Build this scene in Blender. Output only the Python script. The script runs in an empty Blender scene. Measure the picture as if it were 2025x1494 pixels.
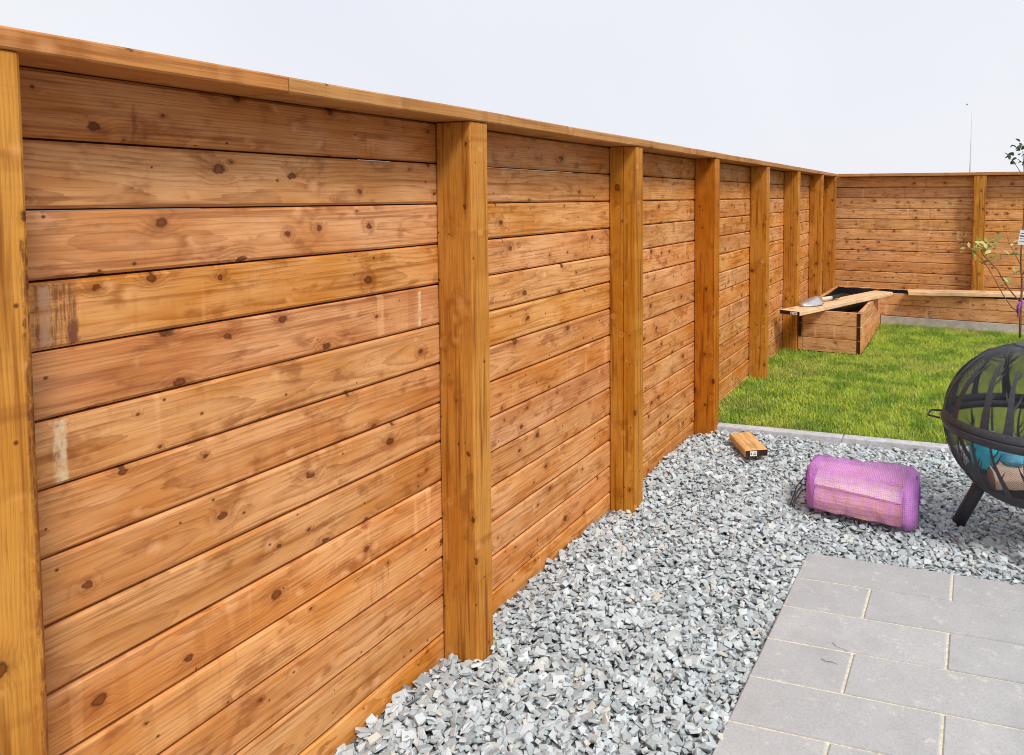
import bpy, bmesh, math, random
import numpy as np
from mathutils import Vector, Matrix

random.seed(7)
rng = np.random.default_rng(11)
R = math.radians
scene = bpy.context.scene
col = scene.collection

# ------------------------------------------------------------------ camera
cam_d = bpy.data.cameras.new("camera")
cam_d.sensor_width = 36.0
cam_d.lens = 24.88
cam_d.shift_x = -0.1258
cam_d.shift_y = -0.1411
cam_d.clip_start = 0.05
cam_d.clip_end = 2000
cam = bpy.data.objects.new("camera", cam_d)
cam.location = (1.5718, 0.0, 1.5315)
cam.rotation_euler = (math.pi / 2 - 0.05265, 0.0, 0.4232)
col.objects.link(cam)
scene.camera = cam

# ------------------------------------------------------------------ light: bright overcast sky, soft sun behind cloud
SUN_DIR = Vector((0.54, -0.36, 0.78)).normalized()      # towards the sun
SUN_EL = math.asin(SUN_DIR.z)
SUN_AZ = math.atan2(SUN_DIR.x, SUN_DIR.y)
world = bpy.data.worlds.new("World")
scene.world = world
world.use_nodes = True
wn = world.node_tree
wn.nodes.clear()
wo = wn.nodes.new("ShaderNodeOutputWorld")
bg = wn.nodes.new("ShaderNodeBackground")
sky = wn.nodes.new("ShaderNodeTexSky")
sky.sky_type = 'NISHITA'
sky.sun_disc = False
sky.sun_elevation = SUN_EL
sky.sun_rotation = SUN_AZ
wtc = wn.nodes.new("ShaderNodeTexCoord")
wnoise = wn.nodes.new("ShaderNodeTexNoise")
wnoise.inputs["Scale"].default_value = 1.6
wnoise.inputs["Detail"].default_value = 3
wramp = wn.nodes.new("ShaderNodeValToRGB")               # cloud deck, very even
wramp.color_ramp.elements[0].position = 0.3
wramp.color_ramp.elements[0].color = (8.25, 8.42, 9.2, 1)
wramp.color_ramp.elements[1].position = 0.7
wramp.color_ramp.elements[1].color = (9.2, 9.28, 9.65, 1)
wmix = wn.nodes.new("ShaderNodeMix")
wmix.data_type = 'RGBA'
wmix.inputs[0].default_value = 0.93
wn.links.new(wtc.outputs["Generated"], wnoise.inputs["Vector"])
wn.links.new(wnoise.outputs["Fac"], wramp.inputs["Fac"])
wn.links.new(sky.outputs["Color"], wmix.inputs[6])
wn.links.new(wramp.outputs["Color"], wmix.inputs[7])
wn.links.new(wmix.outputs[2], bg.inputs["Color"])
bg.inputs["Strength"].default_value = 0.071
wn.links.new(bg.outputs[0], wo.inputs[0])

sun_d = bpy.data.lights.new("sun", 'SUN')
sun_d.energy = 2.1
sun_d.angle = R(15)
sun_d.color = (1.0, 0.975, 0.94)
sun = bpy.data.objects.new("sun", sun_d)
sun.rotation_euler = (-SUN_DIR).to_track_quat('-Z', 'Y').to_euler()
sun.location = SUN_DIR * 20
col.objects.link(sun)

scene.view_settings.view_transform = 'Standard'
scene.view_settings.look = 'None'
scene.view_settings.exposure = 0.52
scene.view_settings.gamma = 1.0
scene.cycles.max_bounces = 8
scene.cycles.filter_width = 1.0
scene.cycles.transparent_max_bounces = 16

# ================================================================== helpers
def tag(o, label=None, cat=None, group=None, kind=None):
    if label: o["label"] = label
    if cat: o["category"] = cat
    if group: o["group"] = group
    if kind: o["kind"] = kind
    return o

def empty(name, loc=(0, 0, 0), rz=0.0):
    o = bpy.data.objects.new(name, None)
    o.location = loc
    o.rotation_euler = (0, 0, rz)
    o.empty_display_size = 0.1
    col.objects.link(o)
    return o

def link(name, me, mat=None, parent=None):
    if mat:
        for m in (mat if isinstance(mat, (list, tuple)) else [mat]):
            me.materials.append(m)
    o = bpy.data.objects.new(name, me)
    col.objects.link(o)
    if parent:
        o.parent = parent
    return o

class MB:
    """collects geometry for ONE mesh object; wc = wood coordinates, rnd = three randoms per piece"""
    def __init__(s):
        s.v, s.f, s.wc, s.rnd, s.mi, s.sm = [], [], [], [], [], []
    def add(s, verts, faces, wc=None, rnd=None, mi=0, smooth=False):
        b = len(s.v)
        rnd = rnd if rnd is not None else (random.random(), random.random(), random.random())
        for i, p in enumerate(verts):
            s.v.append(tuple(p)); s.wc.append(tuple(wc[i]) if wc else tuple(p)); s.rnd.append(rnd)
        for f in faces:
            s.f.append([b + i for i in f]); s.mi.append(mi); s.sm.append(smooth)
    def beam(s, o, L, W, T, l, w, t, c=0.004, nseg=1, wob=0.0, rnd=None, mi=0, off=None, tilt=0.0):
        """chamfered timber: corner-centre o is the middle of the start face; L,W,T unit axes"""
        o = Vector(o); L = Vector(L); W = Vector(W); T = Vector(T)
        hw, ht = w / 2, t / 2
        off = off if off is not None else (random.uniform(0, 90), 0, 0)
        octo = [(-hw + c, -ht), (hw - c, -ht), (hw, -ht + c), (hw, ht - c), (hw - c, ht), (-hw + c, ht), (-hw, ht - c), (-hw, -ht + c)]
        ce = min(c * 0.6, l * 0.1)
        secs = [(0.0, c * 0.5)] + [(ce + (l - 2 * ce) * k / nseg, 0.0) for k in range(nseg + 1)] + [(l, c * 0.5)]
        verts, wc, faces = [], [], []
        for (u, ins) in secs:
            dw = random.uniform(-wob, wob); dt = random.uniform(-wob, wob)
            for (a, b) in octo:
                aa = a * (1 - ins / max(hw, 1e-6)); bb = b * (1 - ins / max(ht, 1e-6))
                verts.append(o + L * u + W * (aa + dw + tilt * (u - l / 2)) + T * (bb + dt))
                wc.append((u + off[0], a + off[1], b + off[2]))
        n = len(secs)
        for k in range(n - 1):
            for j in range(8):
                j2 = (j + 1) % 8
                faces.append([k * 8 + j, k * 8 + j2, (k + 1) * 8 + j2, (k + 1) * 8 + j])
        faces.append(list(range(7, -1, -1)))
        faces.append([(n - 1) * 8 + j for j in range(8)])
        if L.cross(W).dot(T) < 0:
            faces = [f[::-1] for f in faces]
        faces = [f[::-1] for f in faces]
        s.add(verts, faces, wc, rnd, mi)
    def tube(s, pts, radii, n=8, cap=True, rnd=None, mi=0, smooth=True):
        pts = [Vector(p) for p in pts]
        if not isinstance(radii, (list, tuple)): radii = [radii] * len(pts)
        verts, faces = [], []
        prev = None
        for i, p in enumerate(pts):
            d = (pts[min(i + 1, len(pts) - 1)] - pts[max(i - 1, 0)]).normalized()
            if prev is None:
                a = Vector((0, 0, 1)) if abs(d.z) < 0.9 else Vector((1, 0, 0))
                x = d.cross(a).normalized()
            else:
                x = (prev - d * prev.dot(d)).normalized()
            prev = x
            y = d.cross(x)
            for j in range(n):
                a = 2 * math.pi * j / n
                verts.append(p + (x * math.cos(a) + y * math.sin(a)) * radii[i])
        for i in range(len(pts) - 1):
            for j in range(n):
                j2 = (j + 1) % n
                faces.append([i * n + j, i * n + j2, (i + 1) * n + j2, (i + 1) * n + j])
        if cap:
            faces.append(list(range(n - 1, -1, -1)))
            faces.append([(len(pts) - 1) * n + j for j in range(n)])
        s.add(verts, faces, None, rnd, mi, smooth)
    def mesh(s, name):
        me = bpy.data.meshes.new(name)
        me.from_pydata(s.v, [], s.f)
        a = me.attributes.new("wc", 'FLOAT_VECTOR', 'POINT')
        a.data.foreach_set("vector", np.array(s.wc, np.float32).ravel())
        a = me.attributes.new("rnd", 'FLOAT_VECTOR', 'POINT')
        a.data.foreach_set("vector", np.array(s.rnd, np.float32).ravel())
        me.polygons.foreach_set("material_index", np.array(s.mi, np.int32))
        me.polygons.foreach_set("use_smooth", np.array(s.sm, bool))
        me.update()
        return me
    def build(s, name, mat=None, parent=None, loc=None):
        if loc is not None:
            s.v = [(p[0] - loc[0], p[1] - loc[1], p[2] - loc[2]) for p in s.v]
        o = link(name, s.mesh(name), mat, parent)
        if loc is not None:
            o.location = loc
        return o

# ------------------------------------------------------------------ node helpers
class NT:
    def __init__(s, name):
        s.m = bpy.data.materials.new(name)
        s.m.use_nodes = True
        s.t = s.m.node_tree
        s.t.nodes.clear()
        s.out = s.t.nodes.new("ShaderNodeOutputMaterial")
        s.b = s.t.nodes.new("ShaderNodeBsdfPrincipled")
        s.t.links.new(s.b.outputs[0], s.out.inputs[0])
    def n(s, typ, **kw):
        nd = s.t.nodes.new("ShaderNode" + typ)
        for k, v in kw.items(): setattr(nd, k, v)
        return nd
    def l(s, a, b): s.t.links.new(a, b)
    def put(s, inp, v):
        if hasattr(v, "is_linked") or isinstance(v, bpy.types.NodeSocket): s.l(v, inp)
        else: inp.default_value = v
    def m_(s, op, a, b=None, c=None, clamp=False):
        nd = s.n("Math", operation=op, use_clamp=clamp)
        s.put(nd.inputs[0], a)
        if b is not None: s.put(nd.inputs[1], b)
        if c is not None: s.put(nd.inputs[2], c)
        return nd.outputs[0]
    def mix(s, f, a, b, mode='MIX'):
        nd = s.n("Mix", data_type='RGBA', blend_type=mode)
        s.put(nd.inputs[0], f)
        s.put(nd.inputs[6], a if not isinstance(a, tuple) else (*a[:3], 1))
        s.put(nd.inputs[7], b if not isinstance(b, tuple) else (*b[:3], 1))
        return nd.outputs[2]
    def vec(s, x, y, z):
        nd = s.n("CombineXYZ")
        s.put(nd.inputs[0], x); s.put(nd.inputs[1], y); s.put(nd.inputs[2], z)
        return nd.outputs[0]
    def sep(s, v):
        nd = s.n("SeparateXYZ"); s.l(v, nd.inputs[0]); return nd.outputs
    def noise(s, v, scale=1.0, detail=2.0, rough=0.5, dim='3D'):
        nd = s.n("TexNoise", noise_dimensions=dim)
        if v is not None: s.l(v, nd.inputs["Vector"])
        nd.inputs["Scale"].default_value = scale
        nd.inputs["Detail"].default_value = detail
        nd.inputs["Roughness"].default_value = rough
        return nd.outputs["Fac"]
    def ss(s, x, lo, hi):
        nd = s.n("MapRange", interpolation_type='SMOOTHSTEP')
        s.put(nd.inputs[0], x); s.put(nd.inputs[1], lo); s.put(nd.inputs[2], hi)
        return nd.outputs[0]
    def attr(s, name):
        return s.n("Attribute", attribute_name=name).outputs["Vector"]
    def bump(s, h, strength=0.3, dist=0.002):
        nd = s.n("Bump")
        nd.inputs["Strength"].default_value = strength
        nd.inputs["Distance"].default_value = dist
        s.l(h, nd.inputs["Height"])
        s.l(nd.outputs[0], s.b.inputs["Normal"])
    def fin(s, color, rough=0.6, spec=0.3):
        s.put(s.b.inputs["Base Color"], color if not isinstance(color, tuple) else (*color[:3], 1))
        s.put(s.b.inputs["Roughness"], rough)
        s.b.inputs["Specular IOR Level"].default_value = spec
        return s.m

def wood(name, light, mid, dark, ring=150.0, ringamt=0.55, knots=0.45, kscale=(4.0, 9.0), blotch=0.6, bands=0.5,
         streak=0.65, crack=0.0, rough=0.58, grey=0.0, pins=0.6, marks=()):
    """solid wood texture on the wc attribute (length, width, thickness of each timber)"""
    t = NT(name)
    L, W, T = t.sep(t.attr("wc"))
    r1, r2, r3 = t.sep(t.attr("rnd"))
    # knots
    seed = t.m_('MULTIPLY', r1, 37.0)
    warp = t.noise(t.vec(t.m_('MULTIPLY', L, 5.0), t.m_('MULTIPLY', W, 14.0), seed), 1.0, 2)
    kx = t.m_('MULTIPLY', L, kscale[0])
    ky = t.m_('ADD', t.m_('MULTIPLY', t.m_('ADD', W, T), kscale[1]), t.m_('MULTIPLY', warp, 0.12))
    vo = t.n("TexVoronoi", voronoi_dimensions='2D', feature='F1')
    vo.inputs["Scale"].default_value = 1.0
    wq = t.noise(t.vec(t.m_('MULTIPLY', L, 60.0), t.m_('MULTIPLY', t.m_('ADD', W, T), 75.0), seed), 1.0, 2)
    wq = t.m_('MULTIPLY', t.m_('SUBTRACT', wq, 0.5), 0.11)
    t.l(t.vec(t.m_('ADD', kx, wq), t.m_('ADD', t.m_('SUBTRACT', ky, wq), seed), 0.0), vo.inputs["Vector"])
    dK = vo.outputs["Distance"]
    cr, cg, cb = t.sep(vo.outputs["Color"])
    act = t.m_('GREATER_THAN', cr, 1.0 - knots)
    small = t.m_('POWER', cg, 1.8)
    rad = t.m_('MULTIPLY_ADD', small, 0.085, 0.028)
    nd = t.m_('DIVIDE', dK, rad)
    kn = t.m_('MULTIPLY', act, t.ss(nd, 1.25, 0.7))
    core = t.m_('MULTIPLY', act, t.ss(nd, 0.82, 0.45))
    halo = t.m_('MULTIPLY', act, t.ss(nd, 4.2, 0.6))
    # pin knots
    vp = t.n("TexVoronoi", voronoi_dimensions='2D', feature='F1')
    vp.inputs["Scale"].default_value = 1.0
    t.l(t.vec(t.m_('MULTIPLY', L, 13.0), t.m_('MULTIPLY_ADD', t.m_('ADD', W, T), 15.0, t.m_('ADD', seed, 50.0)), 0.0), vp.inputs["Vector"])
    pr, pg, pb = t.sep(vp.outputs["Color"])
    pin = t.m_('MULTIPLY', t.m_('GREATER_THAN', pr, 1.0 - pins * knots), t.ss(vp.outputs["Distance"], t.m_('MULTIPLY_ADD', pg, 0.06, 0.045), 0.02))
    fleck = t.m_('MULTIPLY', t.m_('GREATER_THAN', pb, 0.62), t.ss(vp.outputs["Distance"], 0.34, 0.05))
    # growth rings: distance from a wandering pith
    w0 = t.m_('MULTIPLY', t.m_('SUBTRACT', r1, 0.5), 0.11)
    slow = t.noise(t.vec(t.m_('MULTIPLY', L, 1.3), seed, 0.0), 1.0, 2)
    t0 = t.m_('ADD', t.m_('MULTIPLY_ADD', r2, 0.07, 0.006), t.m_('MULTIPLY', slow, 0.05))
    dw = t.m_('SUBTRACT', W, w0)
    dt = t.m_('ADD', T, t0)
    rr = t.m_('SQRT', t.m_('ADD', t.m_('MULTIPLY', dw, dw), t.m_('MULTIPLY', dt, dt)))
    fine = t.noise(t.vec(t.m_('MULTIPLY', L, 7.0), t.m_('MULTIPLY', W, 45.0), seed), 1.0, 3)
    rr = t.m_('ADD', rr, t.m_('MULTIPLY', fine, 0.006))
    rr = t.m_('ADD', rr, t.m_('MULTIPLY', halo, 0.011))
    saw = t.m_('FRACT', t.m_('MULTIPLY', rr, ring))
    late = t.m_('POWER', saw, 2.5)
    fib = t.noise(t.vec(t.m_('MULTIPLY', L, 9.0), t.m_('MULTIPLY', W, 280.0), t.m_('MULTIPLY', T, 280.0)), 1.0, 2)
    stv = t.noise(t.vec(t.m_('MULTIPLY', L, 2.2), t.m_('MULTIPLY', W, 60.0), t.m_('MULTIPLY_ADD', T, 60.0, seed)), 1.0, 3)
    b1 = t.noise(t.vec(t.m_('MULTIPLY', L, 3.0), t.m_('MULTIPLY', W, 9.0), seed), 1.0, 3, 0.6)
    b2 = t.noise(t.vec(t.m_('MULTIPLY', L, 11.0), t.m_('MULTIPLY', W, 17.0), t.m_('ADD', seed, 9.0)), 1.0, 3, 0.6)
    # colour
    c = t.mix(t.m_('MULTIPLY', t.ss(b1, 0.36, 0.66), blotch), light, mid)
    c = t.mix(t.m_('MULTIPLY', late, t.m_('MULTIPLY', ringamt, t.ss(b2, 0.2, 0.65))), c, dark)
    c = t.mix(t.m_('MULTIPLY', t.ss(stv, 0.5, 0.75), streak), c, dark)
    c = t.mix(t.m_('MULTIPLY', t.ss(b2, 0.54, 0.72), blotch * 0.7), c, dark)
    c = t.mix(t.m_('MULTIPLY', t.ss(fib, 0.48, 0.72), 0.34), c, dark)
    # bands across the board (stacking-strip marks) pale and brown
    if bands > 0:
        bn = t.noise(t.vec(t.m_('MULTIPLY', L, 16.0), seed, t.m_('MULTIPLY', W, 1.5)), 1.0, 1)
        bm = t.noise(t.vec(t.m_('MULTIPLY', L, 0.9), t.m_('ADD', seed, 4.0), 0.0), 1.0, 1)
        pale = tuple(min(1, x * 1.35 + 0.05) for x in light)
        c = t.mix(t.m_('MULTIPLY', t.m_('MULTIPLY', t.ss(bn, 0.66, 0.72), t.ss(bm, 0.5, 0.62)), bands), c, pale)
        c = t.mix(t.m_('MULTIPLY', t.m_('MULTIPLY', t.ss(bn, 0.36, 0.30), t.ss(bm, 0.48, 0.6)), bands * 0.7), c, dark)
        vs = t.noise(t.vec(t.m_('MULTIPLY', L, 120.0), t.m_('MULTIPLY', W, 6.0), seed), 1.0, 2)
        vm = t.noise(t.vec(t.m_('MULTIPLY', L, 4.0), t.m_('MULTIPLY', W, 8.0), t.m_('ADD', seed, 2.0)), 1.0, 2)
        c = t.mix(t.m_('MULTIPLY', t.m_('MULTIPLY', t.ss(vs, 0.52, 0.7), t.ss(vm, 0.52, 0.68)), bands * 0.6), c, dark)
    if grey > 0:
        g = t.noise(t.vec(t.m_('MULTIPLY', L, 1.5), t.m_('MULTIPLY', W, 5.0), t.m_('ADD', seed, 21.0)), 1.0, 3)
        c = t.mix(t.m_('MULTIPLY', t.ss(g, 0.5, 0.72), grey), c, (0.42, 0.235, 0.125))
    # knots
    c = t.mix(t.m_('MULTIPLY', halo, t.m_('MULTIPLY', t.ss(b2, 0.3, 0.6), 0.6)), c, dark)
    kd = tuple(x * 0.22 for x in dark)
    c = t.mix(t.m_('MULTIPLY', kn, 0.88), c, kd)
    c = t.mix(t.m_('MULTIPLY', core, t.m_('MULTIPLY_ADD', cb, 0.4, 0.5)), c, tuple(x * 0.95 for x in dark))
    if crack > 0:
        cn = t.noise(t.vec(t.m_('MULTIPLY', L, 2.0), seed, 3.0), 1.0, 3)
        cpos = t.m_('ADD', t.m_('MULTIPLY', t.m_('SUBTRACT', cn, 0.5), 0.012), t.m_('MULTIPLY', t.m_('SUBTRACT', r3, 0.5), 0.05))
        cd = t.m_('ABSOLUTE', t.m_('SUBTRACT', W, cpos))
        cm = t.m_('MULTIPLY', t.ss(cd, 0.0022, 0.0008), t.m_('MULTIPLY', t.m_('GREATER_THAN', r2, 0.45), crack))
        c = t.mix(cm, c, tuple(x * 0.3 for x in dark))
    c = t.mix(t.m_('MULTIPLY', fleck, t.m_('MULTIPLY', t.ss(b2, 0.5, 0.62), 0.45)), c, tuple(min(1, x * 1.25 + 0.06) for x in light))
    c = t.mix(t.m_('MULTIPLY', pin, 0.85), c, kd)
    # individual stains: boxes on the face of a panel (y0, y1, z0, z1, colour, strength, streaky)
    if marks:
        ox, oy, oz = t.sep(t.n("TexCoord").outputs["Object"])
        en = t.noise(t.vec(ox, t.m_('MULTIPLY', oy, 90.0), t.m_('MULTIPLY', oz, 60.0)), 1.0, 3, 0.6)
        ey = t.m_('ADD', oy, t.m_('MULTIPLY', t.m_('SUBTRACT', en, 0.5), 0.016))
        ez = t.m_('ADD', oz, t.m_('MULTIPLY', t.m_('SUBTRACT', en, 0.5), 0.022))
        wear = t.ss(t.noise(t.vec(7.0, t.m_('MULTIPLY', oy, 55.0), t.m_('MULTIPLY', oz, 30.0)), 1.0, 4, 0.65), 0.30, 0.55)
        vst = t.noise(t.vec(0.0, t.m_('MULTIPLY', oy, 160.0), t.m_('MULTIPLY', oz, 9.0)), 1.0, 3, 0.6)
        for (y0, y1, z0, z1, mc, ms, sk) in marks:
            e = min(0.004, (y1 - y0) * 0.2)
            k = t.m_('MULTIPLY', t.m_('MULTIPLY', t.ss(ey, y0 - e, y0 + e), t.ss(ey, y1 + e, y1 - e)), t.m_('MULTIPLY', t.ss(ez, z0 - 0.004, z0 + 0.004), t.ss(ez, z1 + 0.004, z1 - 0.004)))
            k = t.m_('MULTIPLY', k, wear)
            if sk: k = t.m_('MULTIPLY', k, t.ss(vst, 0.30, 0.58))
            c = t.mix(t.m_('MULTIPLY', k, ms), c, mc)
    # per-timber tone
    hs = t.n("HueSaturation")
    t.put(hs.inputs["Hue"], t.m_('MULTIPLY_ADD', r2, 0.0075, 0.4945))
    t.put(hs.inputs["Saturation"], t.m_('MULTIPLY_ADD', r3, 0.09, 0.97))
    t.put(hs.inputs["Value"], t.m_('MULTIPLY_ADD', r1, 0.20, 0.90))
    t.l(c, hs.inputs["Color"])
    h = t.m_('ADD', t.m_('MULTIPLY', fib, 0.5), t.m_('MULTIPLY', late, 0.5))
    t.bump(h, 0.22, 0.0015)
    return t.fin(hs.outputs[0], rough, 0.25)

M = {}
M['board'] = wood("fence_board_wood", (0.75, 0.375, 0.145), (0.58, 0.222, 0.046), (0.25, 0.064, 0.009), grey=0.10, bands=0.28, pins=0.3, blotch=0.85, ringamt=0.6, knots=0.5, kscale=(7.0, 9.5),
    marks=[(0.752, 0.773, 0.976, 1.098, (0.80, 0.62, 0.38), 0.75, 0), (0.728, 0.800, 1.242, 1.366, (0.20, 0.075, 0.035), 0.85, 1), (0.782, 0.803, 1.246, 1.290, (0.16, 0.05, 0.03), 0.7, 0),
           (0.738, 0.756, 1.245, 1.362, (0.72, 0.50, 0.34), 0.5, 1),
           (1.756, 1.768, 1.112, 1.226, (0.85, 0.66, 0.42), 0.7, 0),
           (0.915, 0.924, 1.655, 1.72, (0.20, 0.075, 0.025), 0.6, 0), (0.895, 0.945, 1.640, 1.656, (0.22, 0.08, 0.025), 0.6, 0),
           (1.548, 1.551, 1.64, 1.73, (0.12, 0.05, 0.03), 0.4, 1), (1.566, 1.569, 1.64, 1.69, (0.12, 0.05, 0.03), 0.4, 1), (1.588, 1.592, 1.64, 1.73, (0.12, 0.05, 0.03), 0.4, 1),
           (1.535, 1.541, 0.305, 0.375, (0.16, 0.06, 0.035), 0.35, 1), (1.556, 1.561, 0.33, 0.415, (0.16, 0.06, 0.035), 0.35, 1), (1.580, 1.586, 0.30, 0.39, (0.16, 0.06, 0.035), 0.35, 1), (1.604, 1.608, 0.35, 0.42, (0.16, 0.06, 0.035), 0.5, 1),
           (2.256, 2.260, 1.66, 1.72, (0.14, 0.05, 0.03), 0.35, 1), (2.276, 2.280, 1.66, 1.73, (0.14, 0.05, 0.03), 0.35, 1),
           (2.845, 2.850, 1.53, 1.60, (0.14, 0.05, 0.03), 0.35, 1), (2.866, 2.870, 1.53, 1.58, (0.14, 0.05, 0.03), 0.35, 1), (2.884, 2.889, 1.52, 1.60, (0.14, 0.05, 0.03), 0.35, 1),
           (2.845, 2.850, 1.275, 1.34, (0.16, 0.06, 0.03), 0.5, 1), (2.884, 2.889, 1.27, 1.345, (0.16, 0.06, 0.03), 0.5, 1)])
M['board_back'] = wood("back_fence_board_wood", (0.80, 0.43, 0.175), (0.69, 0.31, 0.10), (0.27, 0.078, 0.02), knots=0.75, kscale=(7.0, 10.0), ringamt=0.7, streak=0.7, grey=0.3)
M['post'] = wood("fence_post_wood", (0.58, 0.265, 0.045), (0.43, 0.155, 0.011), (0.21, 0.058, 0.004), ring=170, ringamt=0.35, knots=0.5, kscale=(6.0, 8.0), blotch=0.7, bands=0.10, streak=0.9, crack=0.9, pins=0.35,
    marks=[(0.648, 0.665, -0.1, 1.46, (0.10, 0.025, 0.010), 0.9, 1), (0.630, 0.665, 0.20, 1.0, (0.30, 0.09, 0.012), 0.5, 1)])
M['cap'] = wood("cap_rail_wood", (0.54, 0.265, 0.095), (0.45, 0.19, 0.052), (0.24, 0.085, 0.022), ring=170, knots=0.3, kscale=(6.0, 8.0), blotch=0.6, bands=0.2, streak=0.6)
M['planter'] = wood("planter_board_wood", (0.80, 0.43, 0.19), (0.66, 0.29, 0.10), (0.32, 0.10, 0.028), knots=0.5, kscale=(7.0, 10.0), ringamt=0.75, blotch=0.8, streak=0.7, bands=0.3)
M['pale'] = wood("pale_plank_wood", (0.84, 0.60, 0.36), (0.76, 0.47, 0.24), (0.42, 0.20, 0.08), ring=130, knots=0.3, ringamt=0.6, bands=0.2)
M['endgrain'] = wood("dark_end_grain", (0.055, 0.02, 0.010), (0.04, 0.014, 0.008), (0.02, 0.008, 0.005), knots=0.0, bands=0.0)

def simple(name, color, rough=0.6, var=0.15, scale=30.0, bump=0.0, spec=0.3, metallic=0.0):
    t = NT(name)
    tc = t.n("TexCoord").outputs["Object"]
    n1 = t.noise(tc, scale, 4, 0.6)
    n2 = t.noise(tc, scale * 7, 2, 0.5)
    f = t.m_('ADD', t.m_('MULTIPLY', n1, 0.7), t.m_('MULTIPLY', n2, 0.3))
    lo = tuple(x * (1 - var * 1.6) for x in color); hi = tuple(min(1, x * (1 + var * 1.6)) for x in color)
    c = t.mix(t.ss(f, 0.3, 0.7), lo, hi)
    if bump: t.bump(f, bump, 0.004)
    t.b.inputs["Metallic"].default_value = metallic
    return t.fin(c, rough, spec)

M['dark_gap'] = simple("shadow_gap_wood", (0.05, 0.016, 0.007), 0.8)
M['soil'] = simple("planting_soil", (0.030, 0.018, 0.013), 0.95, 0.4, 22, 0.9)
M['liner'] = simple("black_liner", (0.010, 0.010, 0.012), 0.35, 0.2, 12, 0.6, 0.5)
M['concrete'] = simple("concrete", (0.50, 0.44, 0.38), 0.85, 0.12, 14, 0.5)
M['black_metal'] = simple("black_powder_coat", (0.046, 0.048, 0.057), 0.5, 0.15, 60, 0.05, 0.35)
M['paper'] = simple("white_paper", (0.80, 0.80, 0.80), 0.6, 0.03)
M['ink'] = simple("dark_ink", (0.03, 0.03, 0.035), 0.6, 0.05)
M['steel'] = simple("worn_steel", (0.62, 0.62, 0.63), 0.32, 0.1, 25, 0.05, 0.5, 0.75)
M['ash_wood'] = simple("bare_handle", (0.70, 0.64, 0.55), 0.5, 0.08)
M['rubber'] = simple("dark_grip", (0.014, 0.022, 0.02), 0.5, 0.1)
M['earth'] = simple("bare_earth", (0.16, 0.13, 0.09), 0.95, 0.25, 3, 0.3)

# ================================================================== setting: ground
def sheet(name, x0, y0, x1, y1, z, mat, nx=1, ny=1, noise=0.0):
    vs, fs = [], []
    for j in range(ny + 1):
        for i in range(nx + 1):
            vs.append((x0 + (x1 - x0) * i / nx, y0 + (y1 - y0) * j / ny, z + (random.uniform(-noise, noise) if noise else 0)))
    for j in range(ny):
        for i in range(nx):
            a = j * (nx + 1) + i
            fs.append((a, a + 1, a + nx + 2, a + nx + 1))
    me = bpy.data.meshes.new(name); me.from_pydata(vs, [], fs); me.update()
    return tag(link(name, me, mat), kind="structure")

sheet("ground", -400, -400, 400, 400, -0.16, M['earth'])

# kerb / patio directions read from the photograph
KA = math.radians(7.2)
def patio_pt(u, v):     # u along the rows, v along the left edge
    return Vector((1.003 + u * 0.9925 + v * 0.020, 3.000 + u * 0.1219 + v * 1.0, 0.0))

def stone_mat():
    t = NT("crushed_slate")
    r1, r2, r3 = t.sep(t.attr("rnd"))
    tc = t.n("TexCoord").outputs["Object"]
    n1 = t.noise(tc, 60, 4, 0.65)
    n2 = t.noise(tc, 260, 3, 0.6)
    c = t.mix(r1, (0.36, 0.40, 0.41), (0.61, 0.655, 0.665))
    c = t.mix(t.m_('MULTIPLY', t.ss(r2, 0.80, 0.86), 0.55), c, (0.33, 0.38, 0.36))
    c = t.mix(t.m_('MULTIPLY', t.ss(r2, 0.06, 0.03), 0.7), c, (0.62, 0.58, 0.47))
    c = t.mix(t.m_('MULTIPLY', t.ss(r3, 0.88, 0.93), 0.55), c, (0.20, 0.215, 0.235))
    c = t.mix(t.m_('MULTIPLY', t.ss(n1, 0.45, 0.75), 0.35), c, (0.70, 0.74, 0.74))
    c = t.mix(t.m_('MULTIPLY', t.ss(n2, 0.55, 0.75), 0.35), c, (0.22, 0.23, 0.24))
    t.bump(t.m_('ADD', n1, n2), 0.35, 0.004)
    return t.fin(c, 0.75, 0.25)
M['stone'] = stone_mat()
M['gravel_bed'] = simple("gravel_bed_fines", (0.16, 0.165, 0.17), 0.9, 0.4, 60, 0.8)

def in_patio(x, y):
    v = (y - 3.0) - 0.1219 * (x - 1.003) / 0.9925
    return x > 1.003 + 0.02 * v and v < 0

def kerb_y(x):
    return 4.40 + 0.126 * (x - 0.14)

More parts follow.
